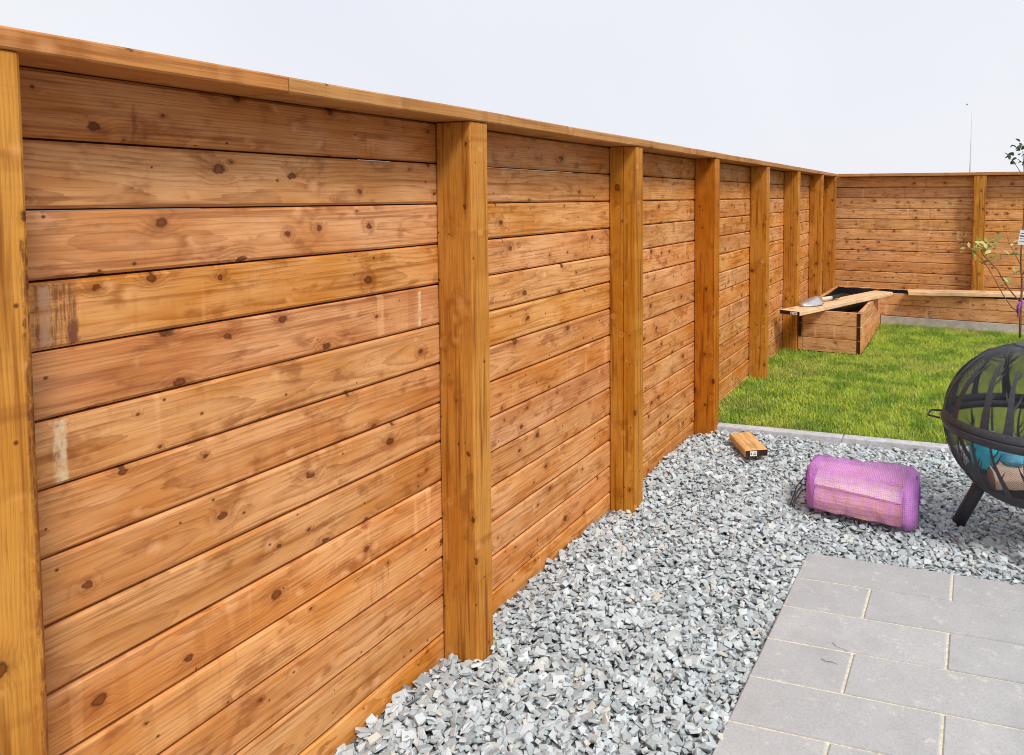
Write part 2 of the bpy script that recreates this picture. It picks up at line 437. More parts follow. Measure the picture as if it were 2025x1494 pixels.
def build_gravel():
    # rock shapes: hulls of points in a flattened box
    shapes = []
    for k in range(34):
        bm = bmesh.new()
        a, b, c = 1.0, random.uniform(0.55, 0.98), random.uniform(0.16, 0.40)
        skip = random.sample(range(8), random.choice((0, 1, 1, 2)))
        for i in range(8):
            if i in skip: continue
            q = [(1 if i & m else -1) * random.uniform(0.5, 1.0) for m in (1, 2, 4)]
            bm.verts.new((q[0] * a, q[1] * b, q[2] * c))
        for i in range(4):
            bm.verts.new((random.uniform(-1, 1) * a, random.uniform(-1, 1) * b, random.uniform(-0.9, 0.9) * c))
        res = bmesh.ops.convex_hull(bm, input=bm.verts)
        junk = [e for e in res["geom_interior"] if isinstance(e, bmesh.types.BMVert)]
        bmesh.ops.delete(bm, geom=junk, context='VERTS')
        bmesh.ops.triangulate(bm, faces=bm.faces)
        bm.verts.index_update()
        V = np.array([v.co[:] for v in bm.verts]); F = np.array([[v.index for v in f.verts] for f in bm.faces])
        bm.free()
        shapes.append((V, F))
    inst = []
    for (sp, z0, lo, hi, tilt) in ((0.021, -0.030, 0.010, 0.021, 0.42), (0.023, -0.017, 0.008, 0.023, 0.38), (0.040, -0.006, 0.006, 0.019, 0.38)):
        y = 0.15
        while y < 5.0:
            x = -0.01
            while x < 3.4:
                px = x + random.uniform(-0.5, 0.5) * sp; py = y + random.uniform(-0.5, 0.5) * sp
                x += sp
                if px < 0.012 or py > kerb_y(px) - 0.020: continue
                if in_patio(px - 0.012, py + 0.012): continue
                if any(abs(py - (p + 0.045)) < 0.052 and px < 0.150 for p in POST_Y): continue
                s = (lo + (hi - lo) * random.random() ** 1.35) * (1.18 if random.random() < 0.15 else 1.0)
                hgt = 0.012 * math.sin(px * 5.1 + 1.3 * py) * math.sin(py * 4.3 + 0.7) - 0.022 * max(0, 1 - px / 0.16)
                inst.append((px, py, z0 + hgt + random.uniform(-0.006, 0.006), s, tilt))
            y += sp
    Vs, Fs, Rn = [], [], []
    base = 0
    for (px, py, pz, s, tilt) in inst:
        V, F = shapes[random.randrange(len(shapes))]
        a = random.uniform(0, 6.283); tx = random.gauss(0, tilt); ty = random.gauss(0, tilt)
        Rm = np.array(Matrix.Rotation(a, 3, 'Z') @ Matrix.Rotation(tx, 3, 'X') @ Matrix.Rotation(ty, 3, 'Y'))
        W = (V * s) @ Rm.T + np.array([px, py, pz])
        Vs.append(W); Fs.append(F + base); base += len(V)
        Rn.append(np.repeat(np.array([[random.random(), random.random(), random.random()]]), len(V), 0))
    Vs = np.concatenate(Vs); Fs = np.concatenate(Fs); Rn = np.concatenate(Rn)
    me = bpy.data.meshes.new("gravel")
    me.vertices.add(len(Vs)); me.vertices.foreach_set("co", Vs.astype(np.float32).ravel())
    me.loops.add(len(Fs) * 3); me.loops.foreach_set("vertex_index", Fs.astype(np.int32).ravel())
    me.polygons.add(len(Fs)); me.polygons.foreach_set("loop_start", np.arange(0, len(Fs) * 3, 3, dtype=np.int32))
    me.polygons.foreach_set("use_smooth", np.zeros(len(Fs), bool))
    me.update(calc_edges=True); me.validate()
    a = me.attributes.new("rnd", 'FLOAT_VECTOR', 'POINT'); a.data.foreach_set("vector", Rn.astype(np.float32).ravel())
    o = link("gravel", me, M['stone'])
    tag(o, "grey crushed slate gravel spread between the fence and the paved patio", "gravel", kind="stuff")

POST_W, POST_D = 0.0905, 0.1435
POST_Y = [-0.68, 0.568, 1.850, 3.106, 4.336, 5.664, 6.889, 8.179, 9.105]
sheet("gravel_bed", -0.02, -1.5, 6.0, 6.0, -0.046, M['gravel_bed'])
build_gravel()

# ------------------------------------------------------------------ patio
def paver_mat():
    t = NT("grey_concrete_paver")
    r1, r2, r3 = t.sep(t.attr("rnd"))
    tc = t.n("TexCoord").outputs["Object"]
    big = t.noise(tc, 7, 5, 0.7)
    speck = t.noise(tc, 420, 2, 0.6)
    scuff = t.noise(tc, 16, 5, 0.75)
    c = t.mix(t.m_('MULTIPLY_ADD', r1, 0.5, t.m_('MULTIPLY', t.ss(big, 0.3, 0.7), 0.5)), (0.385, 0.388, 0.388), (0.485, 0.483, 0.478))
    c = t.mix(t.m_('MULTIPLY', t.ss(scuff, 0.55, 0.70), 0.6), c, (0.66, 0.63, 0.57))
    c = t.mix(t.m_('MULTIPLY', t.ss(speck, 0.62, 0.78), 0.5), c, (0.62, 0.61, 0.60))
    c = t.mix(t.m_('MULTIPLY', t.ss(speck, 0.36, 0.25), 0.4), c, (0.20, 0.195, 0.20))
    grit = t.noise(tc, 110, 3, 0.7)
    c = t.mix(t.m_('MULTIPLY', t.ss(grit, 0.45, 0.65), 0.30), c, (0.27, 0.265, 0.27))
    stain = t.noise(tc, 3.1, 4, 0.6)
    c = t.mix(t.m_('MULTIPLY', t.ss(stain, 0.52, 0.68), 0.35), c, (0.30, 0.295, 0.30))
    t.bump(t.m_('ADD', t.m_('ADD', speck, grit), t.m_('MULTIPLY', scuff, 0.4)), 0.35, 0.003)
    return t.fin(c, 0.8, 0.25)
M['paver'] = paver_mat()
M['sand'] = simple("joint_sand", (0.66, 0.60, 0.47), 0.95, 0.2, 150, 0.6)
M['kerb'] = simple("kerb_concrete", (0.50, 0.495, 0.51), 0.8, 0.12, 25, 0.2)

def slab(mb, P, z0, z1, c=0.004, mi=0):
    """bevelled slab on a plan quadrilateral P"""
    P = [Vector((p.x, p.y, 0)) for p in P]
    cen = sum(P, Vector()) / 4
    def ring(z, ins):
        out = []
        for p in P:
            d = cen - p
            out.append(Vector((p.x, p.y, z)) + d.normalized() * ins)
        return out
    V = ring(z0, 0) + ring(z1 - c, 0) + ring(z1, c * 1.4)
    F = [[3, 2, 1, 0], [8, 9, 10, 11]]
    for k in (0, 4):
        for i in range(4):
            j = (i + 1) % 4
            F.append([k + i, k + j, k + 4 + j, k + 4 + i])
    mb.add(V, F, mi=mi)

def build_patio():
    mb = MB()
    Wd, Ln, g = 0.2155, 0.578, 0.0045
    for r in range(18):
        v1 = -r * Wd; v0 = v1 - Wd
        u = -0.289 if r % 2 else 0.0
        while u < 2.7:
            ua, ub = max(u, 0.0), u + Ln
            P = [patio_pt(ua + g, v0 + g), patio_pt(ub - g, v0 + g), patio_pt(ub - g, v1 - g), patio_pt(ua + g, v1 - g)]
            slab(mb, P, -0.045, 0.0 + random.uniform(-0.0012, 0.0012), 0.003)
            u = ub
    b = [patio_pt(0.004, -3.87), patio_pt(2.7, -3.87), patio_pt(2.7, -0.006), patio_pt(0.004, -0.006)]
    # joint sand, just below the paver faces
    mb.add([(p.x, p.y, -0.0045) for p in b] + [(p.x, p.y, -0.04) for p in b],
           [[0, 1, 2, 3]] + [[i, i + 4, (i + 1) % 4 + 4, (i + 1) % 4] for i in range(4)], mi=1)
    o = mb.build("patio", [M['paver'], M['sand']])
    tag(o, kind="structure")

def build_kerb():
    mb = MB()
    x = 0.03
    while x < 4.0:
        x2 = x + 0.90
        P = [Vector((x + 0.002, kerb_y(x) - 0.012, 0)), Vector((x2 - 0.002, kerb_y(x2) - 0.012, 0)), Vector((x2 - 0.002, kerb_y(x2) + 0.068, 0)), Vector((x + 0.002, kerb_y(x) + 0.068, 0))]
        slab(mb, P, -0.06, 0.017, 0.006)
        x = x2
    tag(mb.build("kerb", M['kerb']), kind="structure")
build_patio()
build_kerb()

# ------------------------------------------------------------------ lawn
def lawn_mat():
    t = NT("lawn_soil")
    tc = t.n("TexCoord").outputs["Object"]
    n = t.noise(tc, 9, 4, 0.6)
    c = t.mix(n, (0.05, 0.08, 0.012), (0.12, 0.12, 0.035))
    return t.fin(c, 0.95, 0.1)
def blade_mat():
    t = NT("grass_blade")
    r1, r2, r3 = t.sep(t.attr("rnd"))
    tc = t.n("TexCoord").outputs["Object"]
    n = t.noise(tc, 3.2, 3, 0.6)
    n2 = t.noise(tc, 14, 2, 0.6)
    c = t.mix(r1, (0.33, 0.53, 0.035), (0.70, 0.76, 0.10))
    c = t.mix(t.m_('MULTIPLY', t.ss(n, 0.45, 0.60), 0.75), c, (0.13, 0.32, 0.020))
    c = t.mix(t.m_('MULTIPLY', t.ss(n2, 0.55, 0.75), 0.45), c, (0.60, 0.58, 0.13))
    n3 = t.noise(tc, 1.3, 2, 0.5)
    c = t.mix(t.m_('MULTIPLY', t.ss(n3, 0.50, 0.64), 0.45), c, (0.58, 0.52, 0.15))
    c = t.mix(t.m_('MULTIPLY', t.ss(r3, 0.35, 0.0), 0.6), c, (0.11, 0.25, 0.018))
    c = t.mix(t.m_('MULTIPLY', t.ss(r2, 0.84, 0.92), 0.8), c, (0.66, 0.56, 0.25))
    t.b.inputs["Subsurface Weight"].default_value = 0.0
    # thin leaf: some light comes through
    tr = t.n("BsdfTranslucent"); t.l(c, tr.inputs[0])
    mx = t.n("MixShader"); mx.inputs[0].default_value = 0.35
    t.fin(c, 0.55, 0.25)
    t.l(t.b.outputs[0], mx.inputs[1]); t.l(tr.outputs[0], mx.inputs[2]); t.l(mx.outputs[0], t.out.inputs[0])
    return t.m
M['lawn'] = lawn_mat(); M['blade'] = blade_mat()

def build_lawn():
    vs = [(0.0, kerb_y(0.0) + 0.066, 0.010), (5, kerb_y(5) + 0.066, 0.010), (5, 8.74, 0.010), (0.0, 8.74, 0.010)]
    me = bpy.data.meshes.new("lawn"); me.from_pydata(vs + [(v[0], v[1], -0.05) for v in vs], [], [(0, 1, 2, 3), (0, 4, 5, 1), (1, 5, 6, 2), (2, 6, 7, 3), (3, 7, 4, 0)]); me.update()
    tag(link("lawn", me, M['lawn']), kind="structure")
    # blades
    n = 400000
    x = rng.uniform(0.005, 4.95, n); y = rng.uniform(4.4, 8.735, n)
    keep = y > 4.40 + 0.126 * (x - 0.14) + 0.06
    keep &= ~((x < 0.76) & (y > 6.90))
    keep &= ~((x > 2.7) & (rng.random(n) < 0.35))
    for p in POST_Y:
        keep &= ~((x < 0.15) & (np.abs(y - p - 0.045) < 0.05))
    x, y = x[keep], y[keep]; n = len(x)
    clump = np.sin(x * 7.3 + 1.7 * np.sin(y * 5.1)) * np.sin(y * 6.1 + 1.3 * np.sin(x * 4.7))
    clump2 = np.sin(x * 21 + 2 * np.sin(y * 17)) * np.sin(y * 19 + 2 * np.sin(x * 23))
    h = (0.010 + 0.028 * rng.random(n) ** 1.6) * (1 + 0.25 * clump + 0.25 * clump2)
    h *= np.where(x < 0.25, 1.3, 1.0)
    a = rng.uniform(0, 2 * np.pi, n)
    lean = rng.uniform(0.25, 1.3, n) * h
    w = rng.uniform(0.0014, 0.0026, n)
    ax, ay = np.cos(a), np.sin(a); bx, by = -ay, ax
    z0 = 0.010
    P = np.zeros((n, 5, 3))
    def setp(k, s, f, hh):
        P[:, k, 0] = x + bx * w * s + ax * lean * f; P[:, k, 1] = y + by * w * s + ay * lean * f; P[:, k, 2] = z0 + h * hh
    setp(0, -1, 0, 0); setp(1, 1, 0, 0); setp(2, 0.8, 0.35, 0.6); setp(3, -0.8, 0.35, 0.6); setp(4, 0, 1.0, 0.95)
    V = P.reshape(-1, 3)
    b = np.arange(n)[:, None] * 5
    lv = np.concatenate([b + np.array([[0, 1, 2, 3]]), b + np.array([[3, 2, 4]])], 1).astype(np.int32)
    ls = (np.arange(n)[:, None] * 7 + np.array([[0, 4]])).astype(np.int32)
    me = bpy.data.meshes.new("grass")
    me.vertices.add(len(V)); me.vertices.foreach_set("co", V.astype(np.float32).ravel())
    me.loops.add(lv.size); me.loops.foreach_set("vertex_index", lv.ravel())
    me.polygons.add(2 * n); me.polygons.foreach_set("loop_start", ls.ravel())
    me.update(calc_edges=True)
    rn = np.repeat(rng.random((n, 1, 3)), 5, 1).reshape(-1, 3)
    at = me.attributes.new("rnd", 'FLOAT_VECTOR', 'POINT'); at.data.foreach_set("vector", rn.astype(np.float32).ravel())
    o = link("grass", me, M['blade'])
    tag(o, "short green lawn grass between the stone kerb and the wooden planter", "grass", kind="stuff")
build_lawn()

# ================================================================== fences
ZT = 1.770            # underside of the cap rails
RH = 0.133            # one board course
NROW = 14
def fence_bay(mb, o, L, N, length, gap_rows={}, bow=0.0008, tones={}):
    """courses of tongue-and-groove boards; N points out of the visible face"""
    L = Vector(L); N = Vector(N); o = Vector(o); Z = Vector((0, 0, 1))
    for k in range(NROW):
        zc = ZT - RH * (k + 0.5)
        dx = random.uniform(-0.0012, 0.0012)
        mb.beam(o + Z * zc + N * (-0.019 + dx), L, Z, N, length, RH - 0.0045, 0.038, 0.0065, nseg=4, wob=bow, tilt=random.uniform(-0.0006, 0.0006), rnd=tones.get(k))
    # tongues that close the joints (a few are left open so the sky shows through)
    for k in range(NROW + 1):
        z = ZT - RH * k
        spans = [(0, length, 0.0)]
        if k in gap_rows:
            a, b = gap_rows[k][0] * length, gap_rows[k][1] * length
            spans = [(0, a, 0.0), (a, b, 0.0085), (b, length, 0.0)]
        for (a, b, dz) in spans:
            if b - a > 0.001:
                mb.beam(o + L * a + Z * (z + dz) + N * (-0.024), L, Z, N, b - a, 0.018, 0.012, 0.001, mi=1)

fence_l = empty("fence", (0.0, 0.0, 0.0))
tag(fence_l, "long timber fence on the left with many posts running away from the viewer", "fence")
fence_b = empty("fence", (0.0, 9.35, 0.0))
tag(fence_b, "timber fence across the far end behind the planter and sapling", "fence")

edges = [-1.93] + [p + POST_W / 2 for p in POST_Y[:-1]] + [9.345]
for i in range(len(edges) - 1):
    mb = MB()
    fence_bay(mb, (0.0, edges[i] + 0.001, 0.0), (0, 1, 0), (1, 0, 0), edges[i + 1] - edges[i] - 0.002, gap_rows={2: {1: (0.72, 0.83), 2: (0.08, 0.36)}, 3: {1: (0.08, 0.72)}, 4: {1: (0.08, 0.3)}}.get(i, {}), tones={0: (random.uniform(-0.7, -0.3), random.random(), random.random())})  # top course toned down: cap shade painted in, on top of its darker tint
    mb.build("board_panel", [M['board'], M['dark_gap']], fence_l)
POST_TONE = [(0.5, 0.5, 0.5), (0.9, 0.55, 0.4), (0.55, 0.20, 0.4), (0.5, 0.50, 0.6), (-0.25, -1.3, 1.0), (0.42, 0.35, 0.6), (0.5, 0.47, 0.5), (0.46, 0.3, 0.5), (0.35, 0.40, 0.5)]
for i, p in enumerate(POST_Y):
    mb = MB()
    lean = random.uniform(-0.0015, 0.0015)
    mb.beam((0.0015 + POST_D / 2, p + POST_W / 2, -0.30), (0, lean, 1), (1, 0, 0), (0, 1, 0), ZT + 0.2995, POST_D, POST_W, 0.006, nseg=8, wob=0.0009, rnd=POST_TONE[i])
    mb.build("post", M['post'], fence_l)
# cap rail in butted lengths
cuts = [-1.93, 1.173, 3.75, 6.2, 7.3, 9.20]
for a, b in zip(cuts[:-1], cuts[1:]):
    mb = MB()
    mb.beam((0.056 + random.uniform(-0.001, 0.001), a + 0.001, ZT + 0.0005 + 0.0185), (0, 1, 0), (1, 0, 0), (0, 0, 1), b - a - 0.002, 0.190, 0.037, 0.004, nseg=8, wob=0.0012)
    mb.build("cap_rail", M['cap'], fence_l)

BX = [(0.03, 1.715 + 0.068), (1.783, 3.39), (3.39, 4.6)]
def b_local(v): return (v[0], v[1] - 9.35, v[2])
for i, (a, b) in enumerate(BX):
    mb = MB()
    fence_bay(mb, b_local((a + 0.001, 9.35, 0.0)), (1, 0, 0), (0, -1, 0), b - a - 0.002)
    mb.build("board_panel", [M['board_back'], M['dark_gap']], fence_b)
for x0 in (1.715, 3.32):
    mb = MB()
    mb.beam(b_local((x0 + 0.067, 9.35 - 0.0015 - POST_D / 2, -0.3)), (0, 0, 1), (1, 0, 0), (0, -1, 0), ZT + 0.2995, 0.135, POST_D, 0.006, nseg=6, wob=0.0009)
    mb.build("post", M['post'], fence_b)
for (a, b) in ((0.152, 2.35), (2.35, 4.6)):
    mb = MB()
    mb.beam(b_local((a + 0.001, 9.35 - 0.056, ZT + 0.019)), (1, 0, 0), (0, -1, 0), (0, 0, 1), b - a - 0.002, 0.190, 0.037, 0.004, nseg=6, wob=0.001)
    mb.build("cap_rail", M['cap'], fence_b)

# ================================================================== planter (L-shaped raised bed in the corner)
PF, PX = 6.915, 0.742           # front plane, right side plane
RZF, RZB = 0.420, 0.388         # rim height front / back
BF = 8.735                      # front plane of the arm along the back fence
planter = empty("raised_planter", (0.45, 8.0, 0.0))
tag(planter, "L-shaped raised timber planter box lined in black in the far fence corner", "planter")
PLO = (0.45, 8.0, 0.0)
def pl(mb, name, mat, parent=planter):
    mb.v = [(p[0] - PLO[0], p[1] - PLO[1], p[2]) for p in mb.v]
    return mb.build(name, mat, parent)
th = 0.038
mb = MB()
for k in range(3):
    z = RZF - RH * (k + 0.5)
    mb.beam((0.192, PF + th / 2 + 0.002, z), (1, 0, 0), (0, 0, 1), (0, -1, 0), PX - th - 0.192 - 0.001, RH - 0.004, th, 0.003, nseg=3, wob=0.0006)
pl(mb, "front_panel", M['planter'])
def side_panel(x, ends_dark, y1):
    mb = MB()
    for k in range(3):
        zf = RZF - RH * (k + 0.5); zb = RZB - RH * (k + 0.5)
        d = Vector((0, y1 - PF, zb - zf)); ln = d.length; d.normalize()
        Wv = Vector((1, 0, 0)).cross(d)
        mb.beam((x + th / 2, PF, zf), d, Wv, (1, 0, 0), ln, RH - 0.004, th, 0.003, nseg=4, wob=0.0006)
    o = pl(mb, "side_panel", M['planter'])
    # sealed end grain: dark caps on the board ends
    for k in range(3):
        if not ends_dark[k]: continue
        mb = MB()
        zf = RZF - RH * (k + 0.5)
        mb.beam((x + th / 2, PF - 0.0035, zf), (0, 1, 0), (0, 0, 1), (1, 0, 0), 0.003, RH - 0.010, th - 0.006, 0.0005)
        e = pl(mb, "board_end", M['endgrain'], o)
    return o
side_panel(PX - th, (True, True, True), BF + 0.002)
side_panel(0.150, (True, True, False), 9.14)
# front of the arm along the back fence, on a concrete curb
mb = MB()
for k in range(2):
    z = RZB - RH * (k + 0.5)
    mb.beam((PX + 0.002 - th, BF + th / 2 + 0.004, z), (1, 0, 0), (0, 0, 1), (0, -1, 0), 3.4, RH - 0.004, th, 0.003, nseg=5, wob=0.0006)
pl(mb, "long_panel", M['planter'])
mb = MB()
mb.beam((PX + 0.004, BF + 0.055, RZB - 2 * RH - 0.092), (1, 0, 0), (0, 0, 1), (0, -1, 0), 3.35, 0.178, 0.10, 0.006, nseg=10, wob=0.0015)
pl(mb, "concrete_curb", M['concrete'])
mb = MB()   # rim board along the back fence posts
mb.beam((0.192, 9.165, RZB - 0.065), (1, 0, 0), (0, 0, 1), (0, -1, 0), 3.9, 0.13, th, 0.003, nseg=4, wob=0.0006)
pl(mb, "back_panel", M['planter'])
mb = MB()
def liner_quad(p, q, z0p, z1p, z0q, z1q, inw, n=14):
    V, F = [], []
    p = Vector(p); q = Vector(q)
    for i in range(n + 1):
        f = i / n; b = p.lerp(q, f)
        for j, h in enumerate((0.0, 0.35, 0.7, 1.0)):
            zz = (z0p + (z1p - z0p) * h) * (1 - f) + (z0q + (z1q - z0q) * h) * f
            k = random.uniform(0.002, 0.018) if j < 3 else 0.004 + random.uniform(0, 0.004)
            V.append((b.x + inw[0] * k, b.y + inw[1] * k, zz + (random.uniform(-0.012, 0.004) if j == 3 else 0)))
    for i in range(n):
        for j in range(3):
            a = i * 4 + j
            F.append([a, a + 4, a + 5, a + 1])
    mb.add(V, F, smooth=True)
iz = 0.10
liner_quad((0.192, PF + th + 0.006, 0), (0.192, 9.14, 0), iz, RZF - 0.004, iz, RZB - 0.004, (1, 0))
liner_quad((0.192, PF + th + 0.004, 0), (PX - th - 0.002, PF + th + 0.004, 0), iz, RZF - 0.012, iz, RZF - 0.012, (0, 1))
liner_quad((PX - th - 0.002, PF + th + 0.006, 0), (PX - th - 0.002, BF, 0), iz, RZF - 0.006, iz, RZB - 0.006, (-1, 0))
liner_quad((0.195, 9.144, 0), (4.0, 9.144, 0), iz, RZB - 0.002, iz, RZB - 0.002, (0, -1), 40)
liner_quad((PX - 0.02, BF + th + 0.006, 0), (4.0, BF + th + 0.006, 0), iz, RZB - 0.006, iz, RZB - 0.006, (0, 1), 30)
pl(mb, "liner", M['liner'])
def soil_grid(x0, y0, x1, y1, z, nx, ny):
    V, F = [], []
    for j in range(ny + 1):
        for i in range(nx + 1):
            V.append((x0 + (x1 - x0) * i / nx, y0 + (y1 - y0) * j / ny, z + random.uniform(-0.022, 0.022)))
    for j in range(ny):
        for i in range(nx):
            a = j * (nx + 1) + i
            F.append([a, a + 1, a + nx + 2, a + nx + 1])
    return V, F
mb = MB()
V, F = soil_grid(0.20, PF + 0.05, PX - 0.045, BF + 0.05, 0.30, 22, 60); mb.add(V, F, smooth=True)
V, F = soil_grid(0.20, BF + 0.048, 4.0, 9.14, 0.30, 90, 12); mb.add(V, F, smooth=True)
pl(mb, "soil", M['soil'])

# loose plank over the planter, with a dark sealed end and a paper tag
def plank_thing(name, label, cat, p0, p1, w, t, mat, end_dark=False, wz=None):
    """p0,p1: middle of the top face at both ends"""
    p0 = Vector(p0); p1 = Vector(p1)
    L = (p1 - p0); ln = L.length; L.normalize()
    Wv = Vector((0, 0, 1)).cross(L).normalized(); T = L.cross(Wv)
    root = empty(name, tuple(p0 - T * t))
    tag(root, label, cat)
    mb = MB()
    mb.beam(p0 - T * t / 2, L, Wv, T, ln, w, t, 0.004, nseg=5, wob=0.0006)
    mb.v = [tuple(Vector(v) - (p0 - T * t)) for v in mb.v]
    mb.build("plank", mat, root)
    if end_dark:
        mb = MB()
        mb.beam(p0 - T * t / 2 - L * 0.0032, L, Wv, T, 0.003, w - 0.006, t - 0.006, 0.0005)
        mb.v = [tuple(Vector(v) - (p0 - T * t)) for v in mb.v]
        mb.build("sealed_end", M['endgrain'], root)
    return root, (p0, L, Wv, T, t, ln)

def end_tag(root, fr, along, wdt, hgt, side=-1):
    p0, L, Wv, T, t, ln = fr
    c = p0 - T * t / 2 + Wv * along - L * 0.0045
    base = p0 - T * t
    mb = MB()
    mb.beam(c - Wv * wdt / 2, Wv, T, L, wdt, hgt, 0.0015, 0.0003)
    mb.v = [tuple(Vector(v) - base) for v in mb.v]
    o = mb.build("paper_tag", M['paper'], root)
    mb = MB()
    for (a, b, w_, h_) in ((-0.22, 0.12, 0.32, 0.14), (-0.15, -0.18, 0.45, 0.10), (0.34, 0.0, 0.12, 0.45)):
        cc = c + Wv * (a * wdt) + T * (b * hgt) - L * 0.0012
        mb.beam(cc - Wv * (w_ * wdt / 2), Wv, T, L, w_ * wdt, h_ * hgt, 0.0008, 0.0001)
    mb.v = [tuple(Vector(v) - base) for v in mb.v]
    mb.build("print", M['ink'], o)

r_, fr = plank_thing("loose_plank", "pale loose plank with tagged dark end lying diagonally across the planter", "plank",
                     (0.163, 6.47, 0.474), (0.805, 8.42, 0.4495), 0.212, 0.040, M['pale'], True)
end_tag(r_, fr, -0.045, 0.07, 0.024)
r_, fr = plank_thing("bench_board", "long pale bench board laid over the back arm of the planter behind the sapling", "plank",
                     (1.04, 8.72, 0.434), (3.10, 8.99, 0.470), 0.235, 0.042, M['pale'], True)

# ------------------------------------------------------------------ short spade lying on the plank
def build_spade():
    root = empty("spade", (0.21, 6.75, 0.472))
    tag(root, "short steel hand spade with dark grip lying on the loose plank", "spade")
    d = Vector((0.325, 0.945, -0.008)).normalized(); sx = Vector((0.945, -0.325, 0)).normalized(); up = sx.cross(d)
    V, F = [], []
    n, m = 12, 10
    for i in range(n + 1):
        f = i / n
        wdt = 0.105 * (math.sin(min(f / 0.75, 1.0) * math.pi / 2) ** 0.6 + 0.02) * (1.0 if f < 0.85 else 1 - (f - 0.85) * 2.6)
        for j in range(m + 1):
            a = (j / m - 0.5) * 2
            z = 0.062 * (1 - a * a) * (0.35 + 0.65 * f) + 0.012 * f + 0.003
            V.append(d * (0.30 * f) + sx * (wdt * a) + up * z)
    for i in range(n):
        for j in range(m):
            a = i * (m + 1) + j
            F.append([a, a + 1, a + m + 2, a + m + 1])
    mb = MB(); mb.add(V, F, smooth=True)
    o = mb.build("blade", M['steel'], root)
    md = o.modifiers.new("thick", 'SOLIDIFY'); md.thickness = 0.003
    c0 = d * 0.27 + up * 0.055
    mb = MB(); mb.tube([c0, c0 + d * 0.06 + up * -0.012, c0 + d * 0.11 + up * -0.018], [0.018, 0.020, 0.019], 10)
    mb.build("socket", M['steel'], root)
    c1 = c0 + d * 0.105 + up * -0.018
    mb = MB(); mb.tube([c1, c1 + d * 0.22 + up * -0.006], [0.0175, 0.0175], 12)
    mb.build("shaft", M['ash_wood'], root)
    c2 = c1 + d * 0.215 + up * -0.006
    mb = MB(); mb.tube([c2, c2 + d * 0.02, c2 + d * 0.10, c2 + d * 0.155, c2 + d * 0.165], [0.019, 0.022, 0.020, 0.023, 0.014], 12)
    mb.build("grip", M['rubber'], root)
build_spade()

# ------------------------------------------------------------------ offcut on the gravel
r_, fr = plank_thing("timber_offcut", "short brown timber offcut with white tag lying on the gravel near the kerb", "wood block",
                     (0.522, 3.975, 0.052), (0.352, 4.215, 0.056), 0.140, 0.040, wood("offcut_wood", (0.78, 0.47, 0.20), (0.66, 0.35, 0.12), (0.34, 0.14, 0.04), ring=110, ringamt=0.6, knots=0.0, bands=0.0), True)
end_tag(r_, fr, 0.02, 0.042, 0.028)

# ================================================================== firewood sack
def bark_log(name, label, p0, p1, r, kind, mat, twist=0.0):
    """split log: a wedge cross-section with a rough surface"""
    p0 = Vector(p0); p1 = Vector(p1)
    L = (p1 - p0); ln = L.length; L.normalize()
    X = L.cross(Vector((0, 0, 1))).normalized(); Y = X.cross(L)
    if kind == 'quarter':
        sec = [(-1.0, -0.55), (-0.3, -0.75), (0.4, -0.7), (1.0, -0.5), (0.95, 0.1), (0.55, 0.55), (-0.25, 0.75), (-0.9, 0.25)]
    elif kind == 'wedge':
        sec = [(-1.0, -0.45), (-0.2, -0.55), (0.6, -0.5), (1.0, -0.3), (0.7, 0.1), (0.2, 0.5), (-0.3, 0.62), (-0.85, 0.2)]
    else:
        sec = [(math.cos(a) * 0.85, math.sin(a) * 0.8) for a in [i * math.pi / 4 for i in range(8)]]
    ca, sa = math.cos(twist), math.sin(twist)
    sec = [(a * ca - b * sa, a * sa + b * ca) for a, b in sec]
    n = 8
    V, F, WC = [], [], []
    o = random.uniform(0, 50)
    for i in range(n + 1):
        f = i / n
        for (a, b) in sec:
            k = r * (1 + random.uniform(-0.06, 0.06))
            V.append(L * (ln * f) + X * a * k + Y * b * k)
            WC.append((o + ln * f, a * r, b * r))
    for i in range(n):
        for j in range(8):
            j2 = (j + 1) % 8
            F.append([i * 8 + j, i * 8 + j2, i * 8 + 8 + j2, i * 8 + 8 + j])
    F.append(list(range(7, -1, -1))); F.append([n * 8 + j for j in range(8)])
    F = [f[::-1] for f in F]
    mb = MB(); mb.add(V, F, WC)
    ob = mb.build(name, mat)
    ob.location = p0
    tag(ob, label, "log", "split logs of firewood")
    return ob
M['log_pink'] = wood("reddish_split_firewood", (0.86, 0.50, 0.40), (0.74, 0.36, 0.28), (0.40, 0.15, 0.11), ring=120, knots=0.1, blotch=0.8, bands=0.0, streak=0.9)
M['log_pale'] = wood("pale_split_firewood", (0.95, 0.82, 0.72), (0.92, 0.74, 0.62), (0.62, 0.40, 0.30), ring=110, knots=0.0, blotch=0.5, bands=0.0, streak=0.4)
M['log'] = wood("split_firewood", (0.90, 0.70, 0.55), (0.84, 0.56, 0.42), (0.50, 0.27, 0.18), ring=120, knots=0.1, blotch=0.5, bands=0.0, streak=0.6)
bark_log("firewood_log", "lowest front split log inside the purple net sack", (0.962, 3.452, 0.078), (1.362, 3.432, 0.074), 0.078, 'quarter', M['log_pink'], -0.15)
bark_log("firewood_log", "pale wedge log in the middle of the purple net sack", (0.960, 3.470, 0.142), (1.360, 3.450, 0.122), 0.064, 'wedge', M['log_pale'], 0.3)
bark_log("firewood_log", "topmost log at the back of the purple net sack", (0.955, 3.59, 0.128), (1.365, 3.58, 0.140), 0.072, 'round', M['log'])
bark_log("firewood_log", "hidden bottom log at the back of the purple net sack", (0.960, 3.60, 0.050), (1.365, 3.585, 0.052), 0.062, 'round', M['log'])

